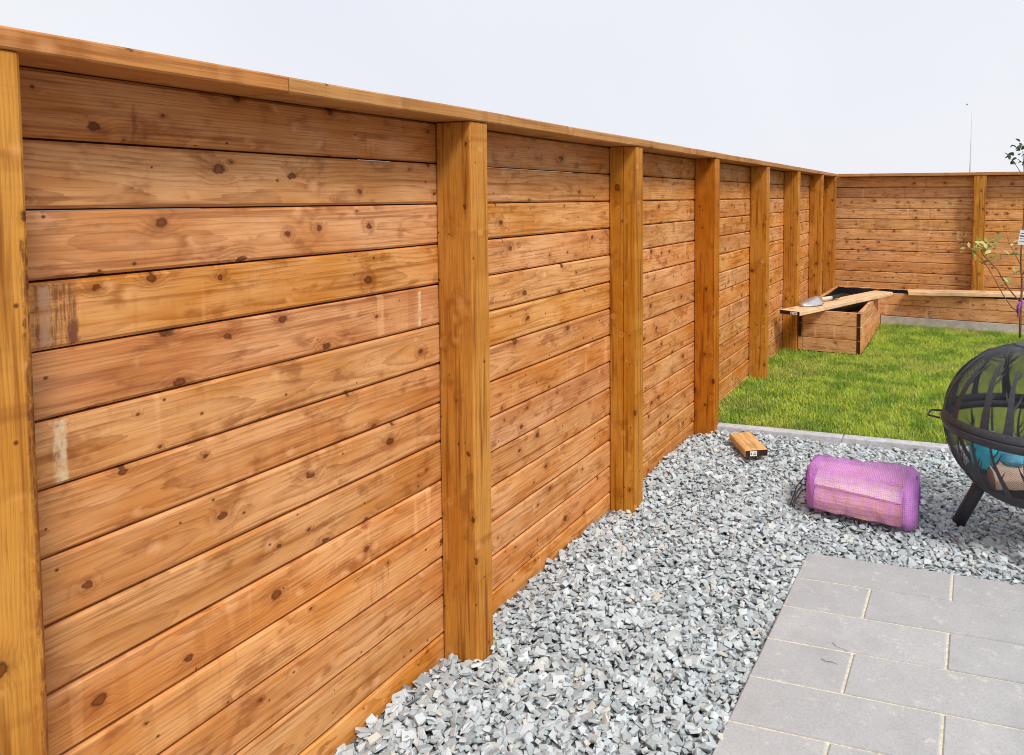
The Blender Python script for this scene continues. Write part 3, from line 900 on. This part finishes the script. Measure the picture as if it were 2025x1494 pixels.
def net_mat(name, color, cover):
    t = NT(name)
    tc = t.attr("wc")
    u, v, w = t.sep(tc)
    # woven threads: two sets of fine bars
    a = t.m_('GREATER_THAN', t.m_('FRACT', t.m_('MULTIPLY', u, 125.0)), 0.76)
    b = t.m_('GREATER_THAN', t.m_('FRACT', t.m_('MULTIPLY', v, 125.0)), 0.76)
    g = t.m_('MAXIMUM', a, b)
    n = t.noise(tc, 14, 3, 0.6)
    # slack net lies in several layers over the top and at the gathered ends
    slack = t.m_('MULTIPLY', t.ss(t.m_('ADD', v, t.m_('MULTIPLY', n, 0.10)), 0.235, 0.285), cover * 0.62)
    ends = t.m_('MULTIPLY', t.m_('MAXIMUM', t.ss(u, 0.075, 0.03), t.ss(t.m_('ADD', u, t.m_('MULTIPLY', n, 0.03)), 0.45, 0.485)), cover)
    dens = t.m_('MAXIMUM', t.m_('MAXIMUM', slack, ends), t.m_('MULTIPLY', t.ss(n, 0.58, 0.8), 0.2))
    fac = t.m_('MAXIMUM', t.m_('MULTIPLY', g, 0.9), dens, clamp=True)
    n2 = t.noise(tc, 9, 2)
    c = t.mix(n2, tuple(x * 0.75 for x in color), tuple(min(1, x * 1.3) for x in color))
    fold = t.noise(t.vec(t.m_('MULTIPLY', u, 55.0), t.m_('MULTIPLY', v, 30.0), 0.0), 1.0, 4, 0.6)
    t.bump(fold, 0.9, 0.012)
    t.fin(c, 0.5, 0.3)
    tr = t.n("BsdfTransparent"); mx = t.n("MixShader")
    t.l(fac, mx.inputs[0]); t.l(tr.outputs[0], mx.inputs[1]); t.l(t.b.outputs[0], mx.inputs[2]); t.l(mx.outputs[0], t.out.inputs[0])
    return t.m
M['net'] = net_mat("purple_net", (0.62, 0.24, 0.66), 0.70)

def build_sack():
    root = empty("firewood_sack", (1.16, 3.50, 0.0))
    tag(root, "purple mesh sack of split firewood lying on the gravel beside the patio", "sack")
    # cross-section (y, z) hugging the logs
    sec = [(3.372, 0.022), (3.336, 0.060), (3.350, 0.125), (3.385, 0.165), (3.43, 0.198), (3.50, 0.205), (3.60, 0.208), (3.675, 0.190), (3.68, 0.07), (3.65, 0.002), (3.50, 0.001), (3.42, 0.002)]
    m = len(sec)
    us = [0.0, 0.015, 0.03, 0.045, 0.06, 0.09, 0.12, 0.15, 0.18, 0.21, 0.24, 0.27, 0.30, 0.33, 0.36, 0.39, 0.42, 0.445, 0.465, 0.485, 0.50, 0.512]
    x0 = 0.915
    V, F, WC = [], [], []
    per = [0.0]
    for i in range(1, m): per.append(per[-1] + math.dist(sec[i], sec[i - 1]))
    def sc(u):        # (y, z) scale: both ends are pulled flat into an upright seam
        if u < 0.05: f = u / 0.05; return 0.55 + 0.45 * f ** 0.5, 0.92 + 0.08 * f
        if u > 0.46: f = min(1.0, (u - 0.46) / 0.05); return 1.0 - 0.50 * f ** 2.5, 1.0 - 0.08 * f ** 2
        return 1.0, 1.0
    for u in us:
        k = sc(u)
        for j, (y, z) in enumerate(sec):
            cy, cz = 3.505, 0.115
            rz = 1.0 + 0.16 * max(0, (u - 0.22)) / 0.28
            wv = (0.014 * math.sin(u * 95 + j * 1.9) + 0.012 * math.sin(u * 41 - j * 2.7) + random.gauss(0, 0.010)) * (2.0 if u < 0.09 or u > 0.42 else 1.15)
            yy = cy + (y - cy) * k[0] * (1 + wv * 1.6) + random.uniform(-0.004, 0.004); zz = cz + (z - cz) * k[1] * rz * (1 + wv * 1.6) + random.uniform(-0.004, 0.004)
            if 0.05 < u < 0.47: zz = max(zz, 0.001)
            # the right end leans towards the viewer
            V.append((x0 + u - 1.16, yy - 3.50 - 0.03 * (u - 0.25), max(zz, 0.001)))
            WC.append((u, per[j], 0.0))
    n = len(us)
    for i in range(n - 1):
        for j in range(m):
            j2 = (j + 1) % m
            F.append([i * m + j, (i + 1) * m + j, (i + 1) * m + j2, i * m + j2])
    F.append(list(range(m))); F.append([(n - 1) * m + j for j in range(m - 1, -1, -1)])
    mb = MB(); mb.add(V, F, WC, smooth=True)
    o = mb.build("net", M['net'], root)
    
    # gathered neck on the left with a black drawstring, a knotted tail on the right
    mb = MB()
    for k in range(26):
        a = random.uniform(0, 6.283); r0 = random.uniform(0.01, 0.05)
        p = Vector((0.945 - 1.16, 0.0 + math.cos(a) * r0 * 0.6, 0.115 + math.sin(a) * r0))
        q = p + Vector((-random.uniform(0.02, 0.055), math.cos(a) * r0 * 0.9, math.sin(a) * r0 * 1.0 - 0.01))
        mb.tube([p, p.lerp(q, 0.5) + Vector((0, 0.004, 0.004)), q], [0.010, 0.009, 0.004], 6)
    for s in range(3):
        mb.tube([(0.914 - 1.16, -0.004 + 0.008 * s, 0.19 - 0.01 * s), (0.908 - 1.16 + random.uniform(-.005, .005), 0.010 * s - 0.01, 0.13), (0.914 - 1.16, 0.008 * s, 0.03)], [0.005, 0.007, 0.005], 6)
    mb.build("gathered_neck", simple("purple_net_bunched", (0.26, 0.10, 0.48), 0.6, 0.4, 70, 0.6), root)
    mb = MB()
    for k in range(12):
        a = random.uniform(0, 6.283)
        p = Vector((1.405 - 1.16, -0.01 + 0.012 * math.cos(a), 0.135 + 0.012 * math.sin(a)))
        q = p + Vector((random.uniform(0.02, 0.055), random.uniform(-0.02, 0.0), random.uniform(-0.02, 0.01)))
        mb.tube([p, q], [0.008, 0.002], 5)
    for s in range(3):   # bunched seam down the right end
        mb.tube([(1.418 - 1.16 + random.uniform(-.006, .006), -0.02 + 0.008 * s, 0.225 - 0.02 * s), (1.428 - 1.16, -0.03 + 0.010 * s, 0.17), (1.424 - 1.16 + random.uniform(-.006, .006), -0.03 + 0.010 * s, 0.10), (1.418 - 1.16, -0.035 + 0.01 * s, 0.018)], [0.004, 0.007, 0.006, 0.004], 6)
    mb.build("tail", simple("purple_seam", (0.20, 0.08, 0.40), 0.6, 0.3, 70, 0.4), root)
    mb = MB()
    for s in range(3):
        y = -0.03 - 0.012 * s
        pts = [(0.925 - 1.16, y, 0.12 - 0.01 * s), (0.895 - 1.16, y - 0.015, 0.135 - 0.025 * s), (0.868 - 1.16, y - 0.03, 0.10 - 0.03 * s), (0.850 - 1.16 + 0.01 * s, y - 0.05, 0.035), (0.842 - 1.16 + 0.012 * s, y - 0.065, 0.010)]
        mb.tube(pts, [0.003] * 5, 6)
    mb.build("drawstring", M['ink'], root)
build_sack()

# ================================================================== fire pit
FC = Vector((1.880, 3.50, 0.528)); FR = 0.360
def sph(lon, z, r=FR):
    rr = math.sqrt(max(r * r - z * z, 0))
    return (rr * math.cos(lon), rr * math.sin(lon), z)

def diamond_screen(name, z0, z1, r, nlon, parent, wire):
    """expanded-metal screen: staggered diamonds, each edge a real wire"""
    la0, la1 = math.asin(z0 / r), math.asin(min(z1 / r, 0.985))
    step = 2 * math.pi / nlon * 0.85
    rows = max(2, int((la1 - la0) / (step / 2)))
    bm = bmesh.new()
    G = []
    for j in range(rows + 1):
        la = la0 + (la1 - la0) * j / rows
        G.append([bm.verts.new((r * math.cos(la) * math.cos((i + 0.5 * (j % 2)) * 2 * math.pi / nlon), r * math.cos(la) * math.sin((i + 0.5 * (j % 2)) * 2 * math.pi / nlon), r * math.sin(la))) for i in range(nlon)])
    for j in range(0, rows - 1):
        for i in range(nlon):
            a = G[j][i]; c = G[j + 2][i]
            if j % 2 == 0:
                l_, r_2 = G[j + 1][(i - 1) % nlon], G[j + 1][i]
            else:
                l_, r_2 = G[j + 1][i], G[j + 1][(i + 1) % nlon]
            try: bm.faces.new((a, r_2, c, l_))
            except ValueError: pass
    me = bpy.data.meshes.new(name); bm.to_mesh(me); bm.free()
    o = link(name, me, M['black_metal'], parent)
    md = o.modifiers.new("wire", 'WIREFRAME'); md.thickness = wire; md.use_even_offset = False
    return o

def lathe(mb, prof, n=64, closed=False, smooth=True):
    V, F = [], []
    m = len(prof)
    for i in range(n):
        a = 2 * math.pi * i / n
        for (r, z) in prof: V.append((r * math.cos(a), r * math.sin(a), z))
    for i in range(n):
        i2 = (i + 1) % n
        for j in range(m if closed else m - 1):
            j2 = (j + 1) % m
            F.append([i * m + j, i2 * m + j, i2 * m + j2, i * m + j2])
    mb.add(V, F, smooth=smooth)

def shell_strip(mb, pts, widths, r, thick=0.003):
    """flat plate following the sphere: pts are (lon, lat)"""
    V, F = [], []
    n = len(pts)
    for i, (lo, la) in enumerate(pts):
        a = pts[max(i - 1, 0)]; b = pts[min(i + 1, n - 1)]
        dx = (b[0] - a[0]) * math.cos(la); dy = b[1] - a[1]
        l_ = math.hypot(dx, dy) or 1
        nx, ny = -dy / l_, dx / l_
        for s in (-1, 1):
            w = widths[i] / 2 / r * s
            lo2 = lo + nx * w / max(math.cos(la), 0.15); la2 = la + ny * w
            for rr in (r, r + thick):
                V.append((rr * math.cos(la2) * math.cos(lo2), rr * math.cos(la2) * math.sin(lo2), rr * math.sin(la2)))
    for i in range(n - 1):
        a = i * 4; b = a + 4
        F += [[a + 1, b + 1, b + 3, a + 3], [a, a + 2, b + 2, b], [a, b, b + 1, a + 1], [a + 2, a + 3, b + 3, b + 2]]
    F += [[0, 1, 3, 2], [(n - 1) * 4, (n - 1) * 4 + 2, (n - 1) * 4 + 3, (n - 1) * 4 + 1]]
    mb.add(V, F)

def tree_plate(mb, lon, la0, la1, w, r, rnd):
    lean = rnd.uniform(-0.12, 0.12)
    n = 9
    def path(t): return (lon + lean * t + 0.02 * math.sin(t * 5 + lon * 3), la0 + (la1 - la0) * t)
    pts = [path(i / (n - 1)) for i in range(n)]
    shell_strip(mb, pts, [w * (1.25 - 0.95 * (i / (n - 1)) ** 0.8) for i in range(n)], r)
    for k in range(4):
        t = rnd.uniform(0.38, 0.85); s = rnd.choice((-1, 1))
        p = path(t); ln = rnd.uniform(0.10, 0.24) * abs(la1 - la0)
        sg = 1 if la1 > la0 else -1
        pt = [(p[0] + s * ln * 0.55 * f ** 0.8 / max(math.cos(p[1]), 0.3), p[1] + sg * ln * (0.25 * f + 0.75 * f * f)) for f in (0, 0.35, 0.7, 1.0)]
        shell_strip(mb, pt, [w * 0.42 * (1 - t * 0.4), w * 0.34 * (1 - t * 0.4), w * 0.2, w * 0.05], r - 0.0006 * (k % 2))

def build_fire_pit():
    root = empty("fire_pit", (FC.x, FC.y, 0.0))
    tag(root, "black spherical metal fire pit with cut-out trees standing on the gravel", "fire pit")
    H = FC.z
    def at(o): o.location = (0, 0, H); return o
    rnd = random.Random(5)
    at(diamond_screen("dome_screen", 0.018, FR, FR - 0.006, 170, root, 0.0019))
    at(diamond_screen("bowl_screen", -0.262, -0.024, FR - 0.006, 170, root, 0.0019))
    mb = MB()
    for i in range(17):
        tree_plate(mb, 2 * math.pi * (i + rnd.uniform(-0.18, 0.18)) / 17, 0.055, rnd.uniform(0.85, 1.10), rnd.uniform(0.026, 0.040), FR - 0.003, rnd)
    at(mb.build("dome_trees", M['black_metal'], root))
    mb = MB()
    for i in range(19):
        tree_plate(mb, 2 * math.pi * (i + rnd.uniform(-0.2, 0.2)) / 19, -0.78, -0.05, rnd.uniform(0.016, 0.028), FR - 0.003, rnd)
    at(mb.build("bowl_trees", M['black_metal'], root))
    mb = MB()   # bowl rim and the dome's own band above it
    lathe(mb, [(FR - 0.008, -0.030), (FR + 0.001, -0.030), (FR + 0.007, -0.012), (FR + 0.009, 0.000), (FR + 0.006, 0.004), (FR - 0.010, 0.003)], 96, True)
    at(mb.build("bowl_rim", M['black_metal'], root))
    mb = MB()
    lathe(mb, [(FR - 0.010, 0.0055), (FR + 0.004, 0.0055), (FR + 0.004, 0.012), (FR - 0.001, 0.040), (FR - 0.007, 0.040)], 96, True)
    at(mb.build("dome_band", M['black_metal'], root))
    mb = MB()   # solid dish
    prof = []
    for i in range(15):
        la = -math.pi / 2 + (math.asin(-0.245 / FR) + math.pi / 2) * i / 14
        prof.append((max(FR * math.cos(la), 0.0005), FR * math.sin(la)))
    inner = [(max(r - 0.004, 0.0004), z + 0.004) for r, z in prof[::-1]]
    lathe(mb, prof + inner, 72, False)
    at(mb.build("dish", M['black_metal'], root))
    # solid crown flush with the dome
    mb = MB()
    lathe(mb, [(max(r_ * 1.0, 0.0004), math.sqrt((FR - 0.002) ** 2 - r_ * r_)) for r_ in (0.075, 0.06, 0.04, 0.02, 0.0)] + [(max(r_ * 1.0, 0.0004), math.sqrt((FR - 0.007) ** 2 - r_ * r_)) for r_ in (0.0, 0.02, 0.04, 0.06, 0.075)], 40, True)
    at(mb.build("dome_crown", M['black_metal'], root))
    # handles
    for a in (R(172), R(352)):
        mb = MB()
        d = Vector((math.cos(a), math.sin(a), 0)); s = Vector((-math.sin(a), math.cos(a), 0))
        p = [d * (FR + 0.004) + s * 0.065, d * (FR + 0.056) + s * 0.048, d * (FR + 0.062) + s * 0.036, d * (FR + 0.062) - s * 0.036, d * (FR + 0.056) - s * 0.048, d * (FR + 0.004) - s * 0.065]
        p = [q + Vector((0, 0, -0.016)) for q in p]
        mb.tube(p, 0.0048, 8)
        at(mb.build("handle", M['black_metal'], root))
    for a in (R(163), R(278), R(40)):
        mb = MB()
        d = Vector((math.cos(a), math.sin(a), 0))
        p0 = d * 0.185 + Vector((0, 0, H - 0.285)); p1 = d * 0.295 + Vector((0, 0, -0.006))
        mb.tube([p0, p0.lerp(p1, 0.5), p1], [0.030, 0.030, 0.030], 20)
        mb.build("leg", M['black_metal'], root)
    return root
build_fire_pit()

# firewood bundle and blue wrapper inside the fire pit
bark_log("firewood_log", "dark-ended log lying in the bowl of the fire pit", (1.72, 3.36, 0.315), (2.02, 3.44, 0.33), 0.06, 'quarter', M['log'])
bark_log("firewood_log", "second log lying across the bowl of the fire pit behind the first", (1.76, 3.58, 0.325), (2.04, 3.50, 0.33), 0.06, 'wedge', M['log'])
def crumple(name, c, sx, sy, sz, mat, label, cat, seed):
    bm = bmesh.new()
    bmesh.ops.create_icosphere(bm, subdivisions=4, radius=1.0)
    rr = random.Random(seed)
    dirs = [(Vector((rr.gauss(0, 1), rr.gauss(0, 1), rr.gauss(0, 1))).normalized(), rr.uniform(0.62, 0.95)) for _ in range(46)]
    for v in bm.verts:
        p = v.co.copy(); k = 1.0
        for d, q in dirs:
            h = p.dot(d)
            if h > 0.05: k = min(k, q / h)
        p = p * min(k, 1.15)
        v.co = (p.x * sx, p.y * sy, p.z * sz)
    me = bpy.data.meshes.new(name); bm.to_mesh(me); bm.free()
    o = link(name, me, mat)
    o.location = c
    return tag(o, label, cat)
M['blue'] = simple("blue_plastic", (0.04, 0.55, 0.95), 0.25, 0.3, 30, 0.3, 0.5)
crumple("plastic_wrapper", (1.690, 3.395, 0.420), 0.085, 0.06, 0.13, M['blue'], "crumpled bright blue plastic wrapper standing inside the fire pit", "wrapper", 3)
crumple("plastic_wrapper", (1.80, 3.42, 0.385), 0.075, 0.06, 0.04, simple("light_blue_plastic", (0.12, 0.46, 0.70), 0.3, 0.35, 40, 0.3, 0.5), "flattened pale blue plastic bag lying over the logs in the fire pit", "wrapper", 8)

# ================================================================== sapling
def leaf_mat(name, a, b):
    t = NT(name)
    r1, r2, r3 = t.sep(t.attr("rnd"))
    c = t.mix(r1, a, b)
    tr = t.n("BsdfTranslucent"); t.l(c, tr.inputs[0]); mx = t.n("MixShader"); mx.inputs[0].default_value = 0.3
    t.fin(c, 0.5, 0.3)
    t.l(t.b.outputs[0], mx.inputs[1]); t.l(tr.outputs[0], mx.inputs[2]); t.l(mx.outputs[0], t.out.inputs[0])
    return t.m
M['bark'] = simple("sapling_bark", (0.20, 0.10, 0.06), 0.8, 0.3, 60, 0.4)
M['leaf'] = leaf_mat("sapling_leaf", (0.34, 0.38, 0.09), (0.72, 0.64, 0.28))
M['leaf_dark'] = leaf_mat("crown_leaf", (0.03, 0.07, 0.03), (0.10, 0.15, 0.06))

def leaf(mb, p, d, ln, w, roll=0.0):
    d = Vector(d).normalized()
    s = d.cross(Vector((0, 0, 1)))
    s = s.normalized() if s.length > 0.01 else Vector((1, 0, 0))
    s = Matrix.Rotation(roll, 3, d) @ s
    n = s.cross(d)
    p = Vector(p)
    V = [p]
    for f, ww, dz in ((0.25, 0.8, -0.02), (0.55, 1.0, 0.0), (0.8, 0.6, -0.06)):
        c = p + d * (ln * f) + n * (dz * ln)
        V += [c - s * (w * ww / 2) + n * (w * 0.16), c, c + s * (w * ww / 2) + n * (w * 0.16)]
    V.append(p + d * ln - n * (0.12 * ln))
    F = [[0, 1, 2], [0, 2, 3], [1, 4, 5, 2], [2, 5, 6, 3], [4, 7, 8, 5], [5, 8, 9, 6], [7, 10, 8], [8, 10, 9]]
    mb.add(V, F, smooth=True)

def build_sapling():
    B = Vector((2.182, 8.419, 0.0))
    root = empty("sapling", tuple(B))
    tag(root, "young staked fruit tree with sparse leaves and purple ties at the lawn's right edge", "sapling")
    def loc(pts): return [Vector((x, y, z)) - B for x, y, z in pts]
    mb = MB()
    mb.tube(loc([(2.182, 8.419, -0.04), (2.183, 8.42, 0.22), (2.186, 8.419, 0.42), (2.189, 8.43, 0.62), (2.172, 8.42, 0.80), (2.170, 8.41, 0.95), (2.185, 8.42, 1.2), (2.19, 8.42, 1.5), (2.178, 8.42, 1.78), (2.16, 8.41, 2.0)]),
            [0.014, 0.012, 0.011, 0.010, 0.009, 0.008, 0.008, 0.007, 0.005, 0.003], 8)
    mb.build("trunk", M['bark'], root)
    br = [
        ([(2.183, 8.42, 0.30), (2.10, 8.40, 0.345), (2.017, 8.39, 0.47), (1.93, 8.38, 0.64), (1.84, 8.38, 0.80), (1.76, 8.37, 0.90), (1.66, 8.36, 0.985), (1.52, 8.35, 1.075)], [0.007, 0.006, 0.0055, 0.005, 0.0045, 0.004, 0.003, 0.0015]),
        ([(2.186, 8.419, 0.40), (2.10, 8.43, 0.50), (2.017, 8.44, 0.62), (1.96, 8.44, 0.735), (1.88, 8.44, 0.82), (1.81, 8.44, 0.90), (1.79, 8.44, 0.945)], [0.008, 0.0075, 0.007, 0.006, 0.006, 0.005, 0.003]),
        ([(2.172, 8.42, 0.80), (2.12, 8.40, 0.90), (2.06, 8.38, 1.02), (2.02, 8.38, 1.15)], [0.004, 0.0035, 0.003, 0.0015]),
        ([(2.178, 8.42, 1.70), (2.13, 8.41, 1.80), (2.07, 8.40, 1.90), (2.03, 8.40, 1.93)], [0.004, 0.0035, 0.003, 0.0015]),
        ([(2.185, 8.42, 1.6), (2.25, 8.43, 1.78), (2.30, 8.44, 1.95)], [0.004, 0.0035, 0.0015]),
        ([(2.189, 8.43, 0.70), (2.28, 8.45, 0.85), (2.36, 8.46, 1.05), (2.40, 8.46, 1.25)], [0.005, 0.0045, 0.004, 0.0015]),
        ([(1.66, 8.36, 0.985), (1.60, 8.35, 1.0)], [0.0025, 0.001]),
        ([(1.84, 8.38, 0.80), (1.79, 8.36, 0.83), (1.74, 8.35, 0.84)], [0.003, 0.0025, 0.001]),
    ]
    for pts, rad in br:
        mb = MB(); mb.tube(loc(pts), rad, 7)
        mb.build("branch", M['bark'], root)
    rl = random.Random(9)
    mb = MB()
    def cluster(c, n, spread, ln, up=0.2):
        for _ in range(n):
            p = Vector(c) - B + Vector((rl.gauss(0, spread), rl.gauss(0, spread), rl.gauss(0, spread * 0.7)))
            d = Vector((rl.uniform(-1, 1), rl.uniform(-1, 1), rl.uniform(-0.6, 0.9) + up))
            leaf(mb, p, d, ln * rl.uniform(0.7, 1.2), ln * 0.48 * rl.uniform(0.8, 1.2), rl.uniform(-1, 1))
    cluster((1.85, 8.44, 0.985), 20, 0.045, 0.115, 0.2)
    cluster((1.90, 8.42, 0.90), 9, 0.05, 0.10, -0.4)
    cluster((1.66, 8.36, 0.985), 4, 0.03, 0.06)
    cluster((1.72, 8.36, 0.93), 3, 0.03, 0.06)
    cluster((1.57, 8.36, 1.05), 3, 0.03, 0.05)
    cluster((1.74, 8.35, 0.83), 2, 0.01, 0.055)
    cluster((2.06, 8.43, 0.60), 4, 0.02, 0.075, 0.5)
    cluster((2.13, 8.42, 0.70), 4, 0.03, 0.07, 0.3)
    cluster((2.06, 8.38, 1.02), 3, 0.03, 0.06)
    cluster((2.17, 8.42, 0.93), 5, 0.03, 0.06)
    cluster((2.36, 8.46, 1.1), 8, 0.06, 0.08)
    mb.build("leaves", M['leaf'], root)
    mb = MB()
    for c, n in (((2.03, 8.40, 1.92), 6), ((2.10, 8.40, 1.86), 5), ((2.12, 8.40, 2.02), 5), ((2.17, 8.41, 2.06), 8), ((2.20, 8.42, 1.95), 8), ((2.30, 8.44, 1.97), 10)):
        cluster(c, n, 0.042, 0.085, 0.0)
    mb.build("crown", M['leaf_dark'], root)
    # purple tie tape knotted at the fork
    mb = MB()
    for k in range(9):
        x = rl.uniform(-0.012, 0.012); y = rl.uniform(-0.016, -0.006)
        z0 = rl.uniform(0.36, 0.44); z1 = z0 - rl.uniform(0.06, 0.17)
        mb.tube([(x - 0.004, y, z0), (x - 0.02 - rl.uniform(0, 0.015), y - 0.012, (z0 + z1) / 2), (x - 0.022 - rl.uniform(0, 0.018), y - 0.008, z1)], [0.004, 0.005, 0.003], 5)
    for z in (0.37, 0.40, 0.43):
        mb.tube([(0.016 * math.cos(a) + 0.002, 0.016 * math.sin(a), z + 0.004 * math.sin(a * 2)) for a in [i * 0.5236 for i in range(13)]], 0.005, 6)
    mb.build("tie", simple("purple_tape", (0.33, 0.10, 0.36), 0.5, 0.3, 60), root)
    # white nursery tag with printed lines
    mb = MB()
    c = Vector((2.178, 8.405, 1.092)) - B
    X = Vector((1, 0, -0.10)).normalized(); Z = Vector((0.16, 0, 1)).normalized(); Y = Vector((0, -1, 0))
    mb.beam(c - X * 0.032, X, Z, Y, 0.064, 0.155, 0.002, 0.0004)
    tg = mb.build("nursery_tag", M['paper'], root)
    mb = MB()
    for k, (w_, h_) in enumerate(((0.040, 0.006), (0.050, 0.012), (0.036, 0.005), (0.046, 0.005))):
        cc = c + Z * (0.045 - 0.028 * k) + Y * 0.0016
        mb.beam(cc - X * (w_ / 2), X, Z, Y, w_, h_, 0.0008, 0.0001)
    mb.build("print", M['ink'], tg)
build_sapling()

# ------------------------------------------------------------------ twigs blown onto the gravel and the paving
M['twig'] = simple("dry_twig", (0.17, 0.13, 0.11), 0.9, 0.3, 90, 0.3)
def twig(pts, r, label):
    b = Vector(pts[0])
    mb = MB(); mb.tube([Vector(p) - b for p in pts], [r] * (len(pts) - 1) + [r * 0.4], 6)
    o = mb.build("twig", M['twig']); o.location = b
    tag(o, label, "twig", "dry twigs blown onto the ground")
twig([(1.545, 3.415, 0.014), (1.585, 3.345, 0.018), (1.64, 3.27, 0.015)], 0.0035, "long dark twig lying on the gravel in front of the fire pit")
twig([(1.187, 2.308, 0.002), (1.205, 2.300, 0.004), (1.222, 2.308, 0.002), (1.243, 2.303, 0.002)], 0.0009, "tiny bent dark twig on the half paver at the left edge of the patio")
twig([(1.205, 2.412, 0.002), (1.225, 2.392, 0.0035), (1.262, 2.388, 0.002)], 0.0007, "thin curved dark twig on the third row of patio pavers")
# ================================================================== far pole and a bird in the sky
mb = MB()
mb.tube([(0, 0, 0), (0.01, 0, 3.0), (0.045, 0, 5.95)], [0.040, 0.036, 0.020], 10)
o = mb.build("flagpole", simple("pale_painted_metal", (0.55, 0.60, 0.62), 0.5, 0.05))
o.location = (2.00, 40.0, -0.16)
tag(o, "thin pale grey pole rising alone beyond the far fence", "pole")
def build_bird():
    root = empty("bird", (1.79, 40.0, 6.146), 0.6)
    root.scale = (0.6, 0.6, 0.6)
    tag(root, "tiny dark bird flying in the sky beside the pole", "bird")
    mb = MB()
    mb.tube([(-0.11, 0, 0), (-0.06, 0, 0.01), (0.0, 0, 0.015), (0.06, 0, 0.02), (0.09, 0, 0.03), (0.12, 0, 0.025)], [0.004, 0.02, 0.035, 0.026, 0.02, 0.003], 8)
    m_b = simple("dark_feathers", (0.30, 0.30, 0.31), 0.8)
    mb.build("body", m_b, root)
    for s in (-1, 1):
        mb = MB()
        V = [(0.05, 0, 0.02), (-0.04, 0, 0.015), (0.03, s * 0.10, 0.08), (-0.045, s * 0.10, 0.07), (-0.03, s * 0.2, 0.13)]
        V2 = [(x, y, z - 0.004) for x, y, z in V]
        mb.add(V + V2, [[0, 2, 3, 1], [2, 4, 3], [5, 6, 8, 7], [7, 8, 9], [0, 1, 6, 5], [0, 5, 7, 2], [2, 7, 9, 4], [4, 9, 8, 3], [3, 8, 6, 1]])
        mb.build("wing", m_b, root)
build_bird()
